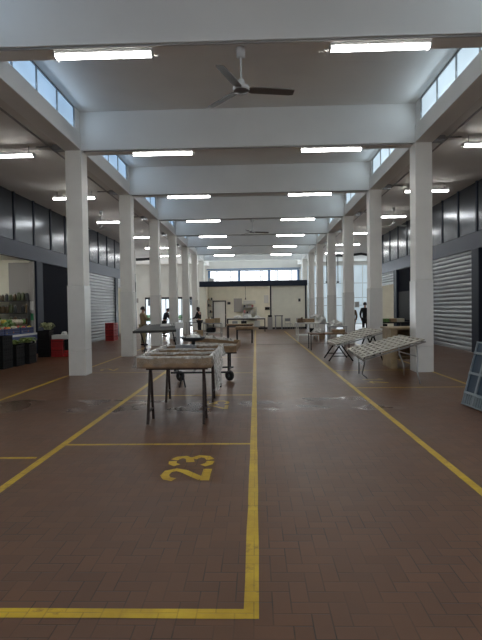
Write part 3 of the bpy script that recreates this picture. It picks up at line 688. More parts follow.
# market scale standing in the tray
sc = thing('market_scale', 'grey steel market scale with a post, standing on the film-covered tray', 'scale', (-1.19, 8.30, TZ+.018))
MB().box(-.16, .17, -.12, .12, .0, .187).build('base', 'grey_metal', sc, bevel=.01, label='steel base box')
MB().box(-.155, -.095, -.035, .035, .187, .46).build('post', 'steel', sc, bevel=.008)
MB().box(-.17, -.03, -.045, .0, .46, .56).build('display', 'whitep', sc, bevel=.008)
MB().lathe([(.02, .187), (.035, .2), (.03, .235), (.17, .255), (.205, .305), (.20, .31), (.16, .27), (.02, .26)], c=(.13, 0, 0), n=24).build('pan', 'dark_metal', sc, smooth=True)
heap('plastic_bag', 'crumpled white plastic bag lying in the pan of the market scale', 'bag', -1.06, 8.30, TZ+.018+.262, .13, .13, .09, 'film_c', 3)

# hand cart with a lined wooden tray
hc = thing('handcart', 'black two-wheeled handcart behind the film-covered tray', 'cart', (-1.12, 10.4, 0))
f = MB()
for y in (-.45, .40): f.bar((-.62, y, .30), (.62, y, .30), .035)
for x in (-.55, -.18, .2, .55): f.bar((x, -.45, .30), (x, .40, .30), .03)
f.build('frame', 'dark_metal', hc)
for x in (-.55, .55):
    for y in (-.35, .35): MB().bar((x, y, .30), (x, y, .68), .035).build('upright', 'dark_metal', hc)
for y in (-.35, .35): MB().bar((-.62, y, .69), (.72, y, .69), .04).build('cross_bar', 'dark_metal', hc)
for x in (-.38, .34): 
    for dx in (-.06, .06): MB().bar((x, -.45, .29), (x+dx, -.5, .004), .022).build('leg', 'dark_metal', hc)
for x in (-.56, .53):
    CW, SW = math.cos(.9), math.sin(.9); w_ = MB(); pr = [(.03, -.03), (.105, -.03), (.115, -.015), (.115, .015), (.105, .03), (.03, .03)]
    vs = []; n = 20
    for r, z in pr:
        for k in range(n): a = 2*PI*k/n; vs.append((x+z*CW-r*math.cos(a)*SW, .40+z*SW+r*math.cos(a)*CW, .118+r*math.sin(a)))
    fs = [(i*n+k, i*n+(k+1) % n, ((i+1) % 6)*n+(k+1) % n, ((i+1) % 6)*n+k) for i in range(6) for k in range(n)]
    wh = w_.add(vs, fs).build('wheel', 'rubber', hc, smooth=True)
    MB().tube([(x-.035*CW, .40-.035*SW, .118), (x+.035*CW, .40+.035*SW, .118)], .032, 12).build('hub', 'grey_metal', wh)
    MB().bar((x-.05*CW, .40-.05*SW, .10), (x-.05*CW, .40-.05*SW, .29), .02, .03).build('fork', 'dark_metal', hc)
T2 = (-.86, 10.3, .71)
t2 = thing('produce_tray', 'shallow wooden tray lined with white plastic, tilted on the handcart', 'tray', T2)
q = [Vector((-.52, -.55, .0)), Vector((.46, -.42, .0)), Vector((.52, .50, .06)), Vector((-.50, .38, .12))]
MB().quadbox(q, 0, 1, 0, 1, 0, .015).build('bottom', 'wood', t2)
for nm, a in (('front_board', (0, 1, 0, .025)), ('rear_board', (0, 1, .975, 1)), ('side_board', (0, .02, .025, .975)), ('side_board', (.98, 1, .025, .975))):
    MB().quadbox(q, *a, .015, .13).build(nm, 'wood', t2, bevel=.003)
MB().quadbox(q, .03, .97, .035, .965, .016, .05).build('liner', 'film_w', t2, label='white plastic liner')
tag(MB().sheet(lambda u, v: Vector((-1.38+.9*u, 10.62+.07*math.sin(u*20)*v+.04*v, .88+.12*(1-u)+.09*v*noise.noise(Vector((u*6, v*3, 9)))+.05*v)), 24, 6).build('plastic_wrap', 'film_w', smooth=True, solid=.004), 'strip of cloudy plastic along the back of the tray on the handcart', 'plastic wrap')

# grey sloped metal stand in front of the second left column
st = thing('market_stand', 'long grey metal market stand with crossed legs beside the second left column', 'stand', (-2.95, 14.8, 0))
o = (-2.95, 14.8, 0)
q = [Vector((-3.62, 14.35, .96)), Vector((-2.22, 14.2, 1.0)), Vector((-2.3, 15.5, 1.17)), Vector((-3.55, 15.6, 1.09))]
MB(o).quadbox(q, 0, 1, 0, 1, -.07, 0).build('tabletop', 'stand', st, bevel=.006)
for x in (-3.4, -2.45):
    MB(o).bar((x, 14.45, .91), (x+.05, 15.3, .01), .03).build('leg', 'dark_metal', st); MB(o).bar((x, 15.4, 1.03), (x+.05, 14.5, .01), .03).build('leg', 'dark_metal', st)
    MB(o).bar((x, 14.6, .35), (x, 15.25, .35), .02).build('tie', 'dark_metal', st)
MB(o).bar((-3.4, 15.3, .05), (-2.45, 15.3, .05), .025).bar((-3.4, 14.5, .05), (-2.45, 14.5, .05), .025).build('foot_rail', 'dark_metal', st)
# things on the stand
cr_ = thing('wire_basket', 'white wire basket on the grey metal stand', 'basket', (-2.42, 15.0, 1.09))
b = MB()
for z in (0.01, .1, .2): 
    for p_, q_ in (((-.16, -.12), (.16, -.12)), ((.16, -.12), (.16, .12)), ((.16, .12), (-.16, .12)), ((-.16, .12), (-.16, -.12))): b.bar((*p_, z), (*q_, z), .012)
b.build('rim', 'whitep', cr_); b = MB()
for i in range(7): x = -.15+.05*i; b.bar((x, -.12, 0.02), (x, -.12, .2), .008); b.bar((x, .12, .02), (x, .12, .2), .008)
b.build('wires', 'whitep', cr_)
small_box('paper_stack', 'white stack of papers on the grey metal stand beside the basket', 'papers', -2.75, 15.0, 1.07, .3, .22, .06, 'paper')

# ------------------------------------------------------------------ RIGHT: slatted tables
def lattice_table(label, Q, nu, nv, loc, name='slatted_table'):
    loc = Vector(loc); Q = [Vector(p)-loc for p in Q]
    t = thing(name, label, 'table', loc)
    mb = MB()
    for i in range(nv):
        b0 = (i+.17)/nv; b1 = (i+.83)/nv
        mb.quadbox(Q, .0, 1, b0, b1, 0, .014)
    mb.build('long_slats', 'slat', t); mb = MB()
    for i in range(nu+1):
        a = i/nu; mb.quadbox(Q, max(0, a-.021), min(1, a+.021), 0, 1, .0145, .026)
    mb.build('cross_slats', 'slat', t); mb = MB()
    e = .018
    for a in ((0, 1, 0, e), (0, 1, 1-e, 1), (0, e*.7, e, 1-e), (1-e*.7, 1, e, 1-e)): mb.quadbox(Q, *a, -.05, -.017)
    mb.build('rim', 'galv', t)
    return t, loc
Q1 = [(2.24, 10.5, .48), (3.43, 10.08, .895), (3.33, 11.55, .905), (2.20, 12.0, .57)]
t, L = lattice_table('nearest white slatted folding table on bent tube legs beside the nearest right column', Q1, 10, 6, (2.8, 11, 0))
for pts in ([(3.30, 10.25, .83), (3.32, 10.22, .5), (3.27, 10.1, .25), (3.31, 10.05, .008)], [(3.24, 11.35, .84), (3.27, 11.36, .5), (3.36, 11.33, .25), (3.36, 11.3, .008)], [(2.42, 11.75, .58), (2.43, 11.72, .3), (2.42, 11.68, .008)], [(2.34, 10.6, .49), (2.36, 10.85, .3), (2.34, 10.95, .1), (2.44, 10.9, .012)]):
    MB(L).tube(pts, .017, 8).build('leg', 'galv', t, smooth=True)
MB(L).tube([(3.31, 10.2, .55), (3.27, 11.36, .55)], .013).build('tie_bar', 'galv', t); MB(L).tube([(2.43, 11.72, .3), (2.36, 10.85, .3)], .013).build('tie_bar', 'galv', t)
Q2 = [(2.28, 14.1, .50), (3.72, 14.15, .885), (3.40, 15.75, .90), (2.20, 15.5, .51)]
t, L = lattice_table('farther white slatted tabletop tilted on black trestles', Q2, 10, 6, (2.9, 14.8, 0), 'slatted_tabletop')
def trestle2(x, ya, yb, H, sp, label, m_='black', tilt=.0):
    cy = (ya+yb)/2; t = thing('trestle', label, 'trestle', (x, cy, 0)); hy = (yb-ya)/2
    MB().box(-.03, .03, -hy-.1, hy+.1, H-.05, H).build('top_bar', m_, t)
    for sy in (-1, 1):
        for sx in (-1, 1): MB().bar((sx*.02, sy*hy, H-.04), (sx*sp, sy*hy, .006), .036).build('leg', m_, t)
        MB().bar((-sp*.72, sy*hy, .15), (sp*.72, sy*hy, .15), .022).build('spreader', m_, t)
trestle2(2.47, 14.45, 15.4, .515, .35, 'left black trestle under the tilted slatted tabletop')
trestle2(3.42, 14.5, 15.4, .74, .28, 'right black trestle under the tilted slatted tabletop')

# wooden cabinet behind the nearest slatted table
cx0, cx1, cy0, cy1 = 3.43, 4.35, 12.62, 13.5
cb = thing('wooden_counter', 'pale wooden open-fronted counter behind the nearest right column', 'counter', ((cx0+cx1)/2, (cy0+cy1)/2, 0)); o = ((cx0+cx1)/2, (cy0+cy1)/2, 0)
MB(o).box(cx0-.05, cx1+.03, cy0-.03, cy1, 1.0, 1.045).build('worktop', 'palewood', cb, bevel=.005)
for x in (cx0, cx1-.16): MB(o).box(x, x+.16, cy0, cy1-.03, 0, 1.0).build('side_panel', 'palewood', cb, bevel=.004)
MB(o).box(cx0+.16, cx1-.16, cy1-.06, cy1-.03, .15, 1.0).build('back_panel', 'wood', cb)
MB(o).box(cx0+.16, cx1-.16, cy0+.08, cy1-.06, .28, .31).build('shelf', 'wood', cb)

# leaning pallet at the right edge
A, B, Cc, D = Vector((3.30, 7.97, .01)), Vector((3.42, 6.75, .01)), Vector((3.70, 6.75, 1.0)), Vector((3.58, 8.03, 1.0))
Qp = [B, A, D, Cc]; loc = Vector((3.45, 7.4, 0)); Qp = [p-loc for p in Qp]
pa = thing('plastic_pallet', 'blue-grey plastic pallet leaning at the right edge of the picture', 'pallet', loc)
RS = 1 if (Qp[1]-Qp[0]).cross(Qp[3]-Qp[0]).x > 0 else -1
mb = MB(); N_ = 4
for i in range(N_+1):
    a = i/N_; mb.quadbox(Qp, max(0, a-.02), min(1, a+.02), 0, 1, -.03, .03)
mb.build('ribs', 'pallet', pa, bevel=.003); mb = MB()
for b_ in (0, .19, .50, .82, 1): mb.quadbox(Qp, 0, 1, max(0, b_-.018), min(1, b_+.018), -.035, .035)
mb.build('rails', 'pallet', pa, bevel=.003); mb = MB()
for i in range(1, 20):
    if i % 5: mb.quadbox(Qp, i/20-.008, i/20+.008, .02, .17, -.025, .025)
mb.build('foot_ribs', 'pallet', pa)
MB().quadbox(Qp, .01, .99, .02, .98, -.006, .0).build('infill', 'pallet_in', pa)
mb = MB()
for a in (0.0, .32, .64, .9): mb.quadbox(Qp, a, a+.1, .0, 1, RS*.036, RS*.13)
mb.build('runner', 'pallet', pa)

# ------------------------------------------------------------------ crates
def crate_proto(m_, sx=.56, sy=.38, sz=.30):
    t = thing('crate', 'x', 'crate', (0, 0, 0)); hx, hy = sx/2, sy/2
    MB().box(-hx+.01, hx-.01, -hy+.01, hy-.01, 0, .02).build('bottom', m_, t)
    s_ = MB()
    for z0, z1 in ((.0, .05), (.08, .12), (.15, .19), (sz-.05, sz)):
        s_.box(-hx, hx, -hy, -hy+.012, z0, z1); s_.box(-hx, hx, hy-.012, hy, z0, z1); s_.box(-hx, -hx+.012, -hy+.012, hy-.012, z0, z1); s_.box(hx-.012, hx, -hy+.012, hy-.012, z0, z1)
    for i in range(6):
        x = -hx+.02+(sx-.04)*i/5; s_.box(x-.012, x+.012, -hy+.002, -hy+.011, .05, sz-.05); s_.box(x-.012, x+.012, hy-.011, hy-.002, .05, sz-.05)
    for i in range(5):
        y = -hy+.02+(sy-.04)*i/4; s_.box(-hx+.002, -hx+.011, y-.012, y+.012, .05, sz-.05); s_.box(hx-.011, hx-.002, y-.012, y+.012, .05, sz-.05)
    s_.build('sides', m_, t)
    i_ = MB(); i_.box(-hx+.014, hx-.014, -hy+.014, -hy+.02, .02, sz-.02); i_.box(-hx+.014, hx-.014, hy-.02, hy-.014, .02, sz-.02); i_.box(-hx+.014, -hx+.02, -hy+.02, hy-.02, .02, sz-.02); i_.box(hx-.02, hx-.014, -hy+.02, hy-.02, .02, sz-.02)
    i_.build('inner_walls', {'red': 'red_shade', 'blue': 'blue_shade'}.get(m_, m_), t)
    return t
protos = {}
def crate(m_, x, y, z, label, rz=0, size=(.56, .38, .30), group=None, tagl=False):
    key = (m_, size)
    if key not in protos:
        p = crate_proto(m_, *size); protos[key] = p; p.location = (x, y, z); p.rotation_euler = (0, 0, rz); p['label'] = label; o = p
    else: o = dup(protos[key], (x, y, z), label, rz)
    if group: o['group'] = group
    elif 'group' in o: del o['group']
    return o
def leaves(name, label, x, y, z, R, n, seed, group=None, cat='vegetable', m_='leaf', h=.14):
    rnd = random.Random(seed); mb = MB()
    for i in range(n):
        a = rnd.uniform(0, 2*PI); r = R*rnd.uniform(.5, 1.15); w = R*.22; up = h*rnd.uniform(.4, 1.2); ca, sa = math.cos(a), math.sin(a)
        ox, oy = rnd.uniform(-.4, .4)*R, rnd.uniform(-.4, .4)*R
        for k in range(5):
            pass
        P = lambda u, v: Vector((ox+ca*r*v - sa*w*(u-.5)*2*math.sin(PI*min(.97, .12+v*.85)), oy+sa*r*v + ca*w*(u-.5)*2*math.sin(PI*min(.97, .12+v*.85)), .012+max(0, up*math.sin(PI*v*.8))+.03*abs(u-.5)+.012*math.sin(v*15+i)*v))
        mb.sheet(P, 2, 6)
    return tag(mb.build(name, m_, loc=(x, y, z), solid=.006), label, cat, group)
def fruit(name, label, x, y, z, r, m_, seed, group, sq=.9):
    return tag(MB().ball((0, 0, r*sq), r, r, r*sq, 9, 6, .1, seed).build(name, m_, loc=(x, y, z), smooth=True), label, 'produce', group)

# left stall: counter, goods and crates in front of it
ct = thing('stall_counter', 'long stall counter with a blue front in the open left stall', 'counter', (-8.0, 15.5, 0)); o = (-8.0, 15.5, 0)
MB(o).box(-8.6, -7.42, 13.5, 16.5, .80, .86).build('worktop', 'whitep', ct); MB(o).box(-7.44, -7.42, 13.5, 16.5, .60, .80).build('front_panel', 'blue', ct, label='blue front panel')
for y in (13.6, 15.0, 16.4):
    for x in (-8.55, -7.5): MB(o).box(x-.03, x+.03, y-.03, y+.03, 0, .8).build('leg', 'dark_metal', ct)
rnd = random.Random(3)
for i in range(3):   # blue crates along the counter
    y = 13.95+i*.98
    crate('blue', -7.72, y, .86, ['blue crate of vegetables at the near end of the stall counter', 'middle blue crate of vegetables along the stall counter', 'blue crate of vegetables at the far end of the stall counter'][i], PI/2, (.9, .5, .2))
    for q in range(12):
        m_ = rnd.choice(['orange', 'green', 'redveg', 'yellow_veg', 'pale_veg', 'green', 'pale_veg', 'orange'])
        fruit('vegetable', 'round vegetable heaped in a blue crate on the left stall counter', -7.90+.18*(q % 3), y-.33+.2*(q//3), .885+.10*((q*7) % 2), .072, m_, q+i*20, 'vegetables in the blue crates')
# raised bench of produce behind the counter
tb = table('tiered_bench', 'raised bench of produce at the back of the left stall', 'bench', -10.2, -8.25, 16.75, 17.55, 1.12, 'darkwood', 'dark_metal')
for i in range(40):
    m_ = rnd.choice(['orange', 'green', 'pale_veg', 'yellow_veg', 'green', 'pale_veg', 'pale_veg'])
    fruit('vegetable', 'round vegetable on the raised bench of the left stall', -10.1+.195*(i % 10), 16.85+.19*(i//10), 1.12, .105, m_, 300+i, 'vegetables on the raised bench')
leaves('leafy_greens', 'dark bunch of leafy greens on the counter of the left stall', -8.3, 16.2, .86, .28, 30, 5, h=.3, m_='green')
t, zs = shelf_unit('shelf_unit', 'dark shelf unit of jars along the side of the left stall', -10.9, -8.3, 17.75, 18.15, 2.0, 5, 'dark_metal')
for i, z in enumerate(zs[1:]):
    for q in range(17):
        if rnd.random() < .05: continue
        r = rnd.uniform(.06, .074); h = rnd.uniform(.2, .36); jm = rnd.choice(['jar', 'jar2', 'jar', 'dark_metal', 'jar2', 'darkwood'])
        j = tag(MB().lathe([(r*.9, 0), (r, .02), (r, h*.75), (r*.6, h*.88)], n=9).build('jar', jm, loc=(-10.8+q*.15, 17.9, z), smooth=True), 'jar on the dark shelves along the side of the left stall', 'jar', 'jars on the stall shelves')
        MB().lathe([(r*.65, h*.88), (r*.65, h)], n=9).build('lid', 'lid', j)
tag(MB().box(-9.2, -8.42, 18.17, 18.24, 0, 3.4).build('partition', 'conduit'), 'grey upright panel on the side wall of the left stall', 'panel')
jm = MB().box(-8.33, -8.19, 17.98, 18.12, 0, 3.42); tag(jm.build('door_jamb', 'conduit', bevel=.008), 'grey upright jamb at the far side of the left stall opening', 'jamb')
tag(MB().box(-8.32, -8.2, 17.97, 17.979, 1.62, 1.95).build('notice', 'paper'), 'white paper notice on the jamb of the left stall', 'notice')
tag(MB().box(-8.31, -8.2, 17.97, 17.979, 1.25, 1.5).build('green_sign', 'sign_green'), 'small green sign on the jamb of the left stall', 'sign')
def ll(t): return t+' in front of the left stall'
for s_, (x, y, n) in enumerate([(-7.12, 13.55, 3), (-7.08, 14.2, 2), (-7.02, 14.85, 2)]):
    for k in range(n):
        nm = ['lowest', 'upper', 'topmost'][k] if n == 3 else ['lower', 'upper'][k]
        c = crate('black', x, y, k*.305, '%s black crate of the %s stack' % (nm, ['nearest', 'middle', 'farthest'][s_]) + ' in front of the left stall', PI/2+.04*s_)
        lb_ = MB().box(-.286, -.281, -.04, .04, .12, .17).build('paper_label', 'paper', c)
leaves('leafy_greens', 'yellowish salad heap on the farthest black crate stack before the left stall', -7.02, 14.85, .615, .24, 40, 11, h=.12, m_='leaf')
leaves('leafy_greens', 'pale salad heap on the middle black crate stack before the left stall', -7.08, 14.2, .615, .2, 26, 12, h=.1, m_='leaf')
# group by the dark post
for k in range(3): crate('black', -7.28, 16.85, k*.305, '%s black crate of the tall stack beside the red crates' % ['lowest', 'middle', 'topmost'][k], 0, (.40, .38, .30))
leaves('lettuce', 'spreading pale lettuce on the tall black crate stack beside the red crates', -7.20, 16.85, .925, .24, 30, 21, h=.2, m_='leaf_pale')
for k in range(2): crate('red', -6.86, 16.95, k*.305, '%s red crate under the white box by the left navy stall front' % ['lower', 'upper'][k], 0, (.40, .38, .30))
small_box('polystyrene_box', 'low white box on the two stacked red crates', 'box', -6.76, 16.95, .612, .56, .38, .14, 'whitep', bev=.01)
heap('plastic_bag', 'white plastic bag lying on the low white box', 'bag', -6.66, 16.95, .753, .1, .1, .1, 'whitep', 8)
crate('red', -6.41, 16.98, 0, 'single red crate on the floor nearest the first left column', 0, (.46, .38, .22))
crate('black', -6.41, 16.98, .225, 'black crate sitting on the single red crate', 0, (.42, .36, .36))
# red crates by the shutter
for c in range(2):
    for k in range(3): crate('red', -7.50+.0*c, 25.2+.42*c, k*.305, '%s red crate of the %s stack before the left shutter' % (['lowest', 'middle', 'topmost'][k], ['nearer', 'farther'][c]), 0, (.44, .38, .30))
crate('black', -7.55, 29.4, 0, 'black crate on the floor past the left shutter', 0); crate('black', -7.55, 29.4, .305, 'black crate stacked on another past the left shutter', 0)
heap('cloth_heap', 'khaki heap on the black crates past the left shutter', 'cloth', -7.55, 29.4, .615, .22, .18, .5, 'khaki', 4)

# right far stall
crate('black', 6.9, 27.3, 0, 'lower black crate before the far right stall', 0); crate('black', 6.9, 27.3, .305, 'upper black crate before the far right stall', 0)
leaves('leafy_greens', 'pale leafy greens on the black crates before the far right stall', 6.9, 27.3, .615, .28, 30, 31, h=.2)
tc_ = table('stall_table', 'dark table with goods before the black opening on the right', 'table', 5.55, 7.1, 22.6, 24.2, .85, 'black', 'dark_metal', shelf=.3)
for i, (x, m_) in enumerate(((5.75, 'pale_veg'), (6.05, 'green'), (6.4, 'card'), (6.75, 'pale_veg'))):
    small_box('produce_box', ['pale box at the left end of the dark table on the right', 'green box second on the dark table on the right', 'cardboard box third on the dark table on the right', 'pale box at the right end of the dark table on the right'][i], 'box', x, 23.2, .85, .26, .36, .16, m_)

# ------------------------------------------------------------------ middle distance and back
t1 = table('wooden_table', 'wooden table beside the centre line, the farther of the pair', 'table', -1.45, -.12, 24.2, 25.1, .80, 'wood', 'dark_metal', leg=.06, th=.06, apron=.06)
t1 = table('wooden_bench', 'low wooden table beside the centre line, the nearer of the pair', 'table', -.92, -.12, 22.2, 22.95, .74, 'wood', 'dark_metal', leg=.06, th=.12, apron=.04)
tl = table('steel_counter', 'long pale worktop on legs in front of the kitchen box', 'counter', -1.95, .66, 32.8, 33.7, .93, 'whitep', 'dark_metal', leg=.05, apron=.07, shelf=.3)
for i, (x, sx, h) in enumerate(((-1.2, .5, .14), (-.55, .6, .2), (.1, .4, .12))):
    heap('plastic_bundle', ['left white bundle on the long worktop before the kitchen', 'middle white bundle on the long worktop before the kitchen', 'right white bundle on the long worktop before the kitchen'][i], 'bundle', x, 33.2, .93, sx/2, .25, h, 'whitep', 20+i)
for i, x in enumerate((-1.4, -.8, .1)): small_box('bin', ['left grey bin under the long worktop', 'middle grey bin under the long worktop', 'right white bin under the long worktop'][i], 'bin', x, 33.25, .332, .36, .4, .38, ['grey_metal', 'dark_metal', 'whitep'][i])
# cardboard table, left
p0 = atY(203.5, 321, 27); p1 = atY(222, 321, 27)
ta = table('folding_table', 'metal table holding cardboard boxes left of the wooden tables', 'table', p0.x, p1.x, 26.6, 27.6, .80, 'grey_metal', 'galv', leg=.04, shelf=.25)
small_box('cardboard_box', 'wide cardboard box on the metal table left of the wooden tables', 'box', p0.x+.35, 27.0, .80, .45, .5, .22, 'card')
small_box('cardboard_box', 'taller pink-brown cardboard box on the right of the metal table', 'box', p0.x+.76, 27.0, .80, .3, .4, .26, 'palewood')
small_box('black_bag', 'dark bag on the shelf of the metal table with cardboard boxes', 'bag', p0.x+.4, 27.1, .28, .5, .5, .25, 'black', bev=.05)
small_box('cardboard_box', 'cardboard box on the floor left of the metal table', 'box', p0.x-.15, 25.9, 0, .4, .4, .45, 'card', .3)
# white tables, right
pa0 = atY(296, 321, 22.8)
tw = table('white_table', 'white-topped metal table with a lower shelf right of the aisle', 'table', 1.88, 2.92, 22.6, 23.7, .88, 'whitep', 'whitep', leg=.055, th=.06, shelf=.28)
small_box('fruit_tray', 'flat wooden tray on the white-topped table', 'tray', 2.35, 23.3, .88, .78, .5, .17, 'wood')
small_box('black_bag', 'black bag on the lower shelf of the white-topped table', 'bag', 2.62, 23.0, .312, .22, .3, .3, 'black', bev=.04)
heap('cloth_heap', 'crumpled brown heap on the left of the white-topped table', 'cloth', 2.08, 22.82, .88, .15, .12, .2, 'browncloth', 12)
ta = table('grey_table', 'grey table strewn with plastic, between the right columns', 'table', 2.75, 3.6, 24.0, 25.6, .82, 'grey_metal', 'galv', leg=.04)
heap('plastic_bundle', 'large crumpled clear plastic bundle on the grey table by the right columns', 'bundle', 3.1, 24.8, .82, .40, .6, .38, 'film_c', 30)
tb_ = table('long_trestle_board', 'rusty brown tabletop on short legs behind the slatted tables', 'table', 2.0, 3.45, 18.2, 19.1, .62, 'darkwood', 'dark_metal', leg=.03)
small_box('cardboard_box', 'brown cardboard box on the floor under the grey table by the right columns', 'box', 3.15, 24.8, 0, .5, .4, .34, 'card', .2)
heap('plastic_bundle', 'white plastic lump on the rusty brown tabletop behind the slatted tables', 'bundle', 2.35, 18.7, .62, .22, .2, .16, 'film_c', 33)
small_box('wooden_crate', 'small wooden crate on the right end of the rusty brown tabletop', 'crate', 3.1, 18.65, .62, .46, .32, .12, 'wood')
heap('plastic_bundle', 'grey plastic lump on the table between the second and third right columns', 'bundle', 3.35, 20.65, .80, .28, .24, .2, 'film_c', 35)
# tilted folded white frame under it
tf = table('side_table', 'grey table between the second and third right columns', 'table', 3.0, 3.75, 20.3, 21.0, .80, 'steel', 'galv', leg=.04)
# high tables and chairs by the kitchen front
th_ = table('high_table', 'small dark high table before the cream kitchen wall', 'table', 1.35, 1.95, 35.2, 35.8, 1.02, 'dark_metal', 'grey_metal', leg=.07)
small_box('black_bag', 'black bag on the blue-grey bin by the dark kitchen post', 'bag', 1.02, 35.4, .92, .3, .3, .14, 'black', bev=.04)
small_box('bin', 'blue-grey bin by the dark kitchen post', 'bin', 1.02, 35.4, 0, .34, .34, .92, 'conduit')
def chair(label, x, y, rz, m_='galv'):
    t = thing('chair', label, 'chair', (x, y, 0), rz)
    MB().box(-.2, .2, -.2, .2, .43, .455).build('seat', 'grey_metal', t, bevel=.008)
    for sx in (-1, 1):
        MB().tube([(sx*.19, -.19, .43), (sx*.2, -.21, .005)], .012).build('leg', m_, t); MB().tube([(sx*.19, .19, .85), (sx*.19, .19, .43), (sx*.2, .23, .005)], .012).build('leg', m_, t)
    MB().box(-.18, .18, .175, .2, .62, .82).build('backrest', 'grey_metal', t, bevel=.006); return t
chair('metal chair before the cream kitchen wall, next to the high table', 2.3, 34.6, .3); chair('metal chair before the cream kitchen wall, right of the other', 2.95, 34.3, -.4)
# left end clutter
td = table('dark_table', 'black table by the glass doors on the left', 'table', -5.9, -4.6, 26.9, 27.8, .78, 'black', 'dark_metal', shelf=.25)
small_box('cardboard_box', 'cardboard box on the lower shelf of the black table', 'box', -5.2, 27.3, .28, .5, .4, .3, 'card')
tp = table('work_table', 'grey table where the seated-looking dark figure leans', 'table', -4.0, -2.9, 29.3, 30.0, .80, 'grey_metal', 'dark_metal', leg=.04)
trl = thing('platform_trolley', 'small dark platform trolley on wheels by the left columns', 'trolley', (-3.75, 24.2, 0))
MB().box(-.3, .3, -.4, .4, .16, .2).build('deck', 'dark_metal', trl, bevel=.01)
for sx in (-1, 1):
    for sy in (-1, 1): MB().tube([(sx*.24-.02, sy*.32, .07), (sx*.24+.02, sy*.32, .07)], .07, 14).build('wheel', 'rubber', trl); MB().bar((sx*.24, sy*.32, .07), (sx*.24, sy*.32, .165), .03).build('fork', 'grey_metal', trl)
MB().tube([(-.28, .38, .2), (-.28, .4, .9), (.28, .4, .9), (.28, .38, .2)], .015).build('handle', 'galv', trl)
# conduits and ducts at the end
def duct(label, pts, r=.09): return tag(MB().tube(pts, r, 10).build('duct', 'dark_metal', smooth=True), label, 'duct')
duct('dark ribbed duct under the ceiling at the far left end', [(-10.5, 38, 5.55), (-9.6, 37.5, 5.4), (-8.7, 37.5, 5.4), (-7.9, 38, 5.5)], .11)
duct('dark curved duct under the ceiling at the far right end', [(6.2, 38, 5.5), (7.0, 37.5, 5.42), (8.0, 37.5, 5.55), (8.6, 36.5, 5.3), (9.3, 36, 5.45)], .1)
for i, x in enumerate((326.6, 337.8)):
    p = atY(x, 261, 40); q = atY(x, 282, 40)
    t = thing('drop_cord', ['left', 'right'][i]+' dark drop cord hanging before the white end doors', 'cord', (p.x, 40, ZA)); MB().tube([(0, 0, 0), (0, 0, q.z-ZA)], .03, 8).build('cable', 'dark_metal', t); MB().ball((0, 0, q.z-ZA), .1, .1, .08).build('socket', 'dark_metal', t)
pb = atY(356.7, 304.5, YE-.08); small_box('utility_box', 'small grey box on the kitchen roof before the left end window', 'box', atY(211.5, 278, 41).x, 41.0, 3.585, .42, .4, .5, 'conduit')
small_box('switch_box', 'grey box on the white end door at the right', 'box', pb.x, YE-.16, pb.z-.25, .4, .16, .5, 'conduit')
pb = atY(144, 299.5, 44.9); small_box('notice', 'small grey notice on the end wall left of the glass doors', 'notice', -10.9, 44.97, 2.2, .3, .05, .4, 'conduit')
for i, (x, z) in enumerate(((-5.0, 3.9),)):
    pass

# outside, seen through the glass doors
struct(MB().box(-40, 40, 48, 90, -.16, -.02), 'floor', 'asphalt')
for i, (x, y, h) in enumerate(((-14.8, 66, .8), (-10.4, 70, .6), (-6.9, 62, 1.9))):
    heap('shrub', ['left green shrub outside the glass doors', 'middle green shrub outside the glass doors', 'right green shrub outside the glass doors'][i], 'shrub', x, y, -.02, 1.0, .8, h, 'shrub', 40+i)
bl = thing('building', 'pale building outside beyond the glass doors', 'building', (-12, 84, -.02)); MB().box(-12, 10, 0, 5, 0, 7).build('facade', 'paint', bl)
for i in range(5): MB().box(-10+i*3.6, -8.6+i*3.6, -.04, 0, 2.2, 3.8).build('window', 'screen', bl)

# ------------------------------------------------------------------ people
def skin_mesh(name, verts, edges, radii, root, material, parent, sub=1):
    me = bpy.data.meshes.new(name); me.from_pydata(verts, edges, [])
    ob = bpy.data.objects.new(name, me); C.objects.link(ob)
    md = ob.modifiers.new('s', 'SKIN'); md.use_smooth_shade = True
    for i, r in enumerate(radii):
        sv = me.skin_vertices[0].data[i]; sv.radius = (r, r) if not isinstance(r, tuple) else r; sv.use_root = (i == root)
    ms = ob.modifiers.new('b', 'SUBSURF'); ms.levels = sub; ms.render_levels = sub
    dg = bpy.context.evaluated_depsgraph_get(); ev = ob.evaluated_get(dg); nm = bpy.data.meshes.new_from_object(ev)
    bpy.data.objects.remove(ob); bpy.data.meshes.remove(me)
    nm.materials.clear(); nm.materials.append(M[material])
    for p in nm.polygons: p.use_smooth = True
    o = bpy.data.objects.new(name, nm); C.objects.link(o); o.parent = parent; return o
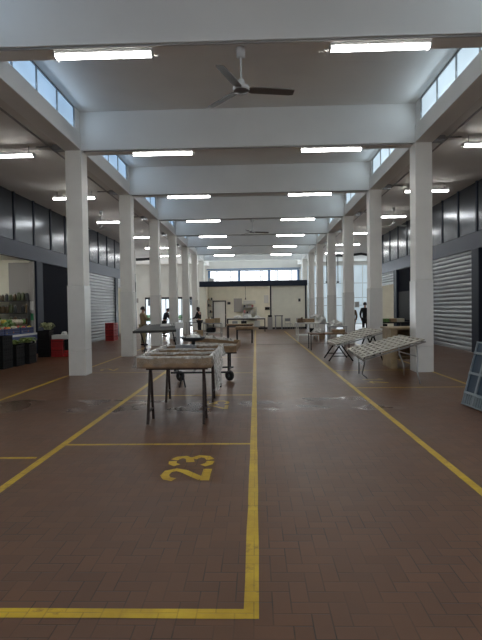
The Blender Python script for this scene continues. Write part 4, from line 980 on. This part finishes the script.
def person(label, x, y, rz, top, bottom, H=1.7, bend=0., arms=None, stride=.0, hairlong=False, hairm='hair', coat=False):
    s = H/1.72; t = thing('person', label, 'person', (x, y, 0), rz)
    def bd(p):
        px, py, pz = p
        if pz > .98:
            dz = pz-.98; return Vector((px, py*math.cos(bend) - dz*math.sin(bend), .98+dz*math.cos(bend)+py*math.sin(bend)*-1*0))*1
        return Vector(p)
    arms = arms or [((-.25, .02, 1.13), (-.24, -.08, .9)), ((.25, .02, 1.13), (.24, -.08, .9))]
    V = []; E_ = []; Rr = []
    def add(p, r, par=None, b=True):
        V.append(tuple((bd(p) if b else Vector(p))*s)); Rr.append(r*s if not isinstance(r, tuple) else (r[0]*s, r[1]*s)); i = len(V)-1
        if par is not None: E_.append((par, i))
        return i
    pel = add((0, 0, .95), (.135, .10)); sp_ = add((0, 0, 1.15), (.125, .09), pel); che = add((0, .01, 1.35), (.15, .105), sp_); nb = add((0, .01, 1.46), .06, che); nk = add((0, 0, 1.52), .05, nb)
    jaw = add((0, -.02, 1.57), .065, nk); hd = add((0, -.015, 1.645), (.076, .095), jaw); tp = add((0, -.01, 1.70), .06, hd)
    add((0, -.125, 1.62), .012, jaw); 
    hips = []
    for sx in (-1, 1):
        h = add((sx*.09, 0, .88), .088, pel, False); kn = add((sx*.10, -.02+sx*stride*.5, .49), .058, h, False); an = add((sx*.10, .03+sx*stride, .09), .042, kn, False); toe = add((sx*.115, -.12+sx*stride, .04), .034, an, False); hips.append((h, kn, an, toe))
    wr = []
    for (el, wrp), sx in zip(arms, (-1, 1)):
        sh = add((sx*.18, .01, 1.40), .058, che); e = add(el, .042, sh); w_ = add(wrp, .028, e)
        d = (Vector(wrp)-Vector(el)).normalized(); sd = Vector((1, 0, 0)) if abs(d.x) < .7 else Vector((0, 1, 0)); pm = add(Vector(wrp)+d*.06, (.034, .02), w_)
        for fi, (of, ln) in enumerate(((-.028, .075), (-.01, .09), (.009, .085), (.026, .065))):
            k1 = add(Vector(wrp)+d*.10+sd*of, .009, pm); add(Vector(wrp)+d*(.10+ln*.55)+sd*of*1.1+Vector((0, -.012, -.005)), .008, k1)
        add(Vector(wrp)+d*.07+sd*(-sx*.05)+Vector((0, -.02, 0)), .010, w_)
        wr.append((sh, e, w_))
    body = skin_mesh('body', V, E_, Rr, pel, 'skin', t)
    # jacket
    ids = [pel, sp_, che, nb] + [i for w_ in wr for i in w_]; mp = {v: i for i, v in enumerate(ids)}
    gr = lambda r, k, c: (r*k+c) if not isinstance(r, tuple) else (r[0]*k+c, r[1]*k+c)
    ed = [(mp[a], mp[b]) for a, b in E_ if a in mp and b in mp]; vs = [V[i] for i in ids]; rs = [gr(Rr[i], 1.08, .018) for i in ids]
    if coat:
        vs.append((0, 0, .62*s)); rs.append((.19*s, .15*s)); ed.append((0, len(vs)-1))
    skin_mesh('jacket', vs, ed, rs, 0, top, t)
    ids = [pel] + [i for h in hips for i in h[:3]]; mp = {v: i for i, v in enumerate(ids)}
    skin_mesh('trousers', [V[i] for i in ids], [(mp[a], mp[b]) for a, b in E_ if a in mp and b in mp], [gr(Rr[i], 1.05, .012) for i in ids], 0, bottom, t)
    for h in hips:
        a, b = Vector(V[h[2]]), Vector(V[h[3]]); mb = MB(); mb.ball((a+b)/2*1+Vector((0, 0, -.022)), .052*s, .14*s, .042*s, 12, 8); mb.build('shoe', 'black', t, smooth=True)
    hc_ = Vector(V[hd]); ha = MB(); n, k = 16, 8; vs = []; fs = []
    for j in range(k+1):
        th = PI*.62*j/k if not hairlong else PI*.72*j/k
        for i in range(n):
            a = 2*PI*i/n; d = Vector((math.sin(th)*math.cos(a), math.sin(th)*math.sin(a), math.cos(th)))
            zz = d.z
            if d.y < -.3 and zz < .45: d = d*.80
            vs.append(hc_ + Vector((d.x*.098*s, .012+d.y*.115*s, .012+zz*.115*s - (0.10*s if hairlong and zz < -.2 and d.y > -.2 else 0))))
    for j in range(k):
        for i in range(n): fs.append((j*n+i, j*n+(i+1) % n, (j+1)*n+(i+1) % n, (j+1)*n+i))
    ha.add(vs, fs).build('hair', hairm, t, smooth=True)
    for sx in (-1, 1): MB().ball(hc_+Vector((sx*.032*s, -.082*s, -.01)), .012*s, n=8, m_=5).build('eye', 'eye', t)
    return t
p_ = atZ(143.7, 344, 0)
person('person in a tan jacket and khaki trousers standing behind the grey market stand', -4.97, 21.6, 2.2, 'tan', 'khaki', 1.68, arms=[((-.3, -.08, 1.16), (-.12, -.26, 1.22)), ((.3, -.08, 1.16), (.12, -.26, 1.20))], coat=True)
person('person in dark clothes bending forward behind the fourth left column', -5.35, 28.6, 1.3, 'navycloth', 'blackcloth', 1.66, bend=.45, arms=[((-.25, -.12, 1.16), (-.2, -.3, 1.05)), ((.25, -.12, 1.16), (.2, -.3, 1.05))])
person('person with long dark hair in black, leaning over a table by the left columns', -3.28, 28.75, -1.9, 'blackcloth', 'blackcloth', 1.66, bend=.15, arms=[((-.25, -.12, 1.13), (-.18, -.36, 1.05)), ((.25, -.12, 1.13), (.18, -.36, 1.05))], hairlong=True)
person('person in a black coat standing in the right aisle beyond the second column', 5.95, 27.0, 2.6, 'blackcloth', 'blackcloth', 1.78, coat=True)
person('person in brown jacket half hidden behind the third right column', 5.10, 26.2, -.6, 'browncloth', 'navycloth', 1.66)

# ------------------------------------------------------------------ world and view
W = bpy.data.worlds.new('sky'); bpy.context.scene.world = W; W.use_nodes = True
bg = W.node_tree.nodes['Background']; sk = W.node_tree.nodes.new('ShaderNodeTexSky'); sk.sky_type = 'HOSEK_WILKIE' if 'HOSEK_WILKIE' in [e.identifier for e in sk.bl_rna.properties['sky_type'].enum_items] else 'NISHITA'
sk.turbidity = 6.0; sk.sun_direction = (.3, .5, .8)
mxw = W.node_tree.nodes.new('ShaderNodeMix'); mxw.data_type = 'RGBA'; mxw.inputs[0].default_value = .6; mxw.inputs[7].default_value = (.80, .90, 1.0, 1)
W.node_tree.links.new(sk.outputs[0], mxw.inputs[6]); W.node_tree.links.new(mxw.outputs[2], bg.inputs['Color']); bg.inputs['Strength'].default_value = 2.0
vs_ = bpy.context.scene.view_settings; vs_.view_transform = 'Standard'; vs_.look = 'None'; vs_.exposure = .9; vs_.gamma = 1.0; vs_.use_curve_mapping = False
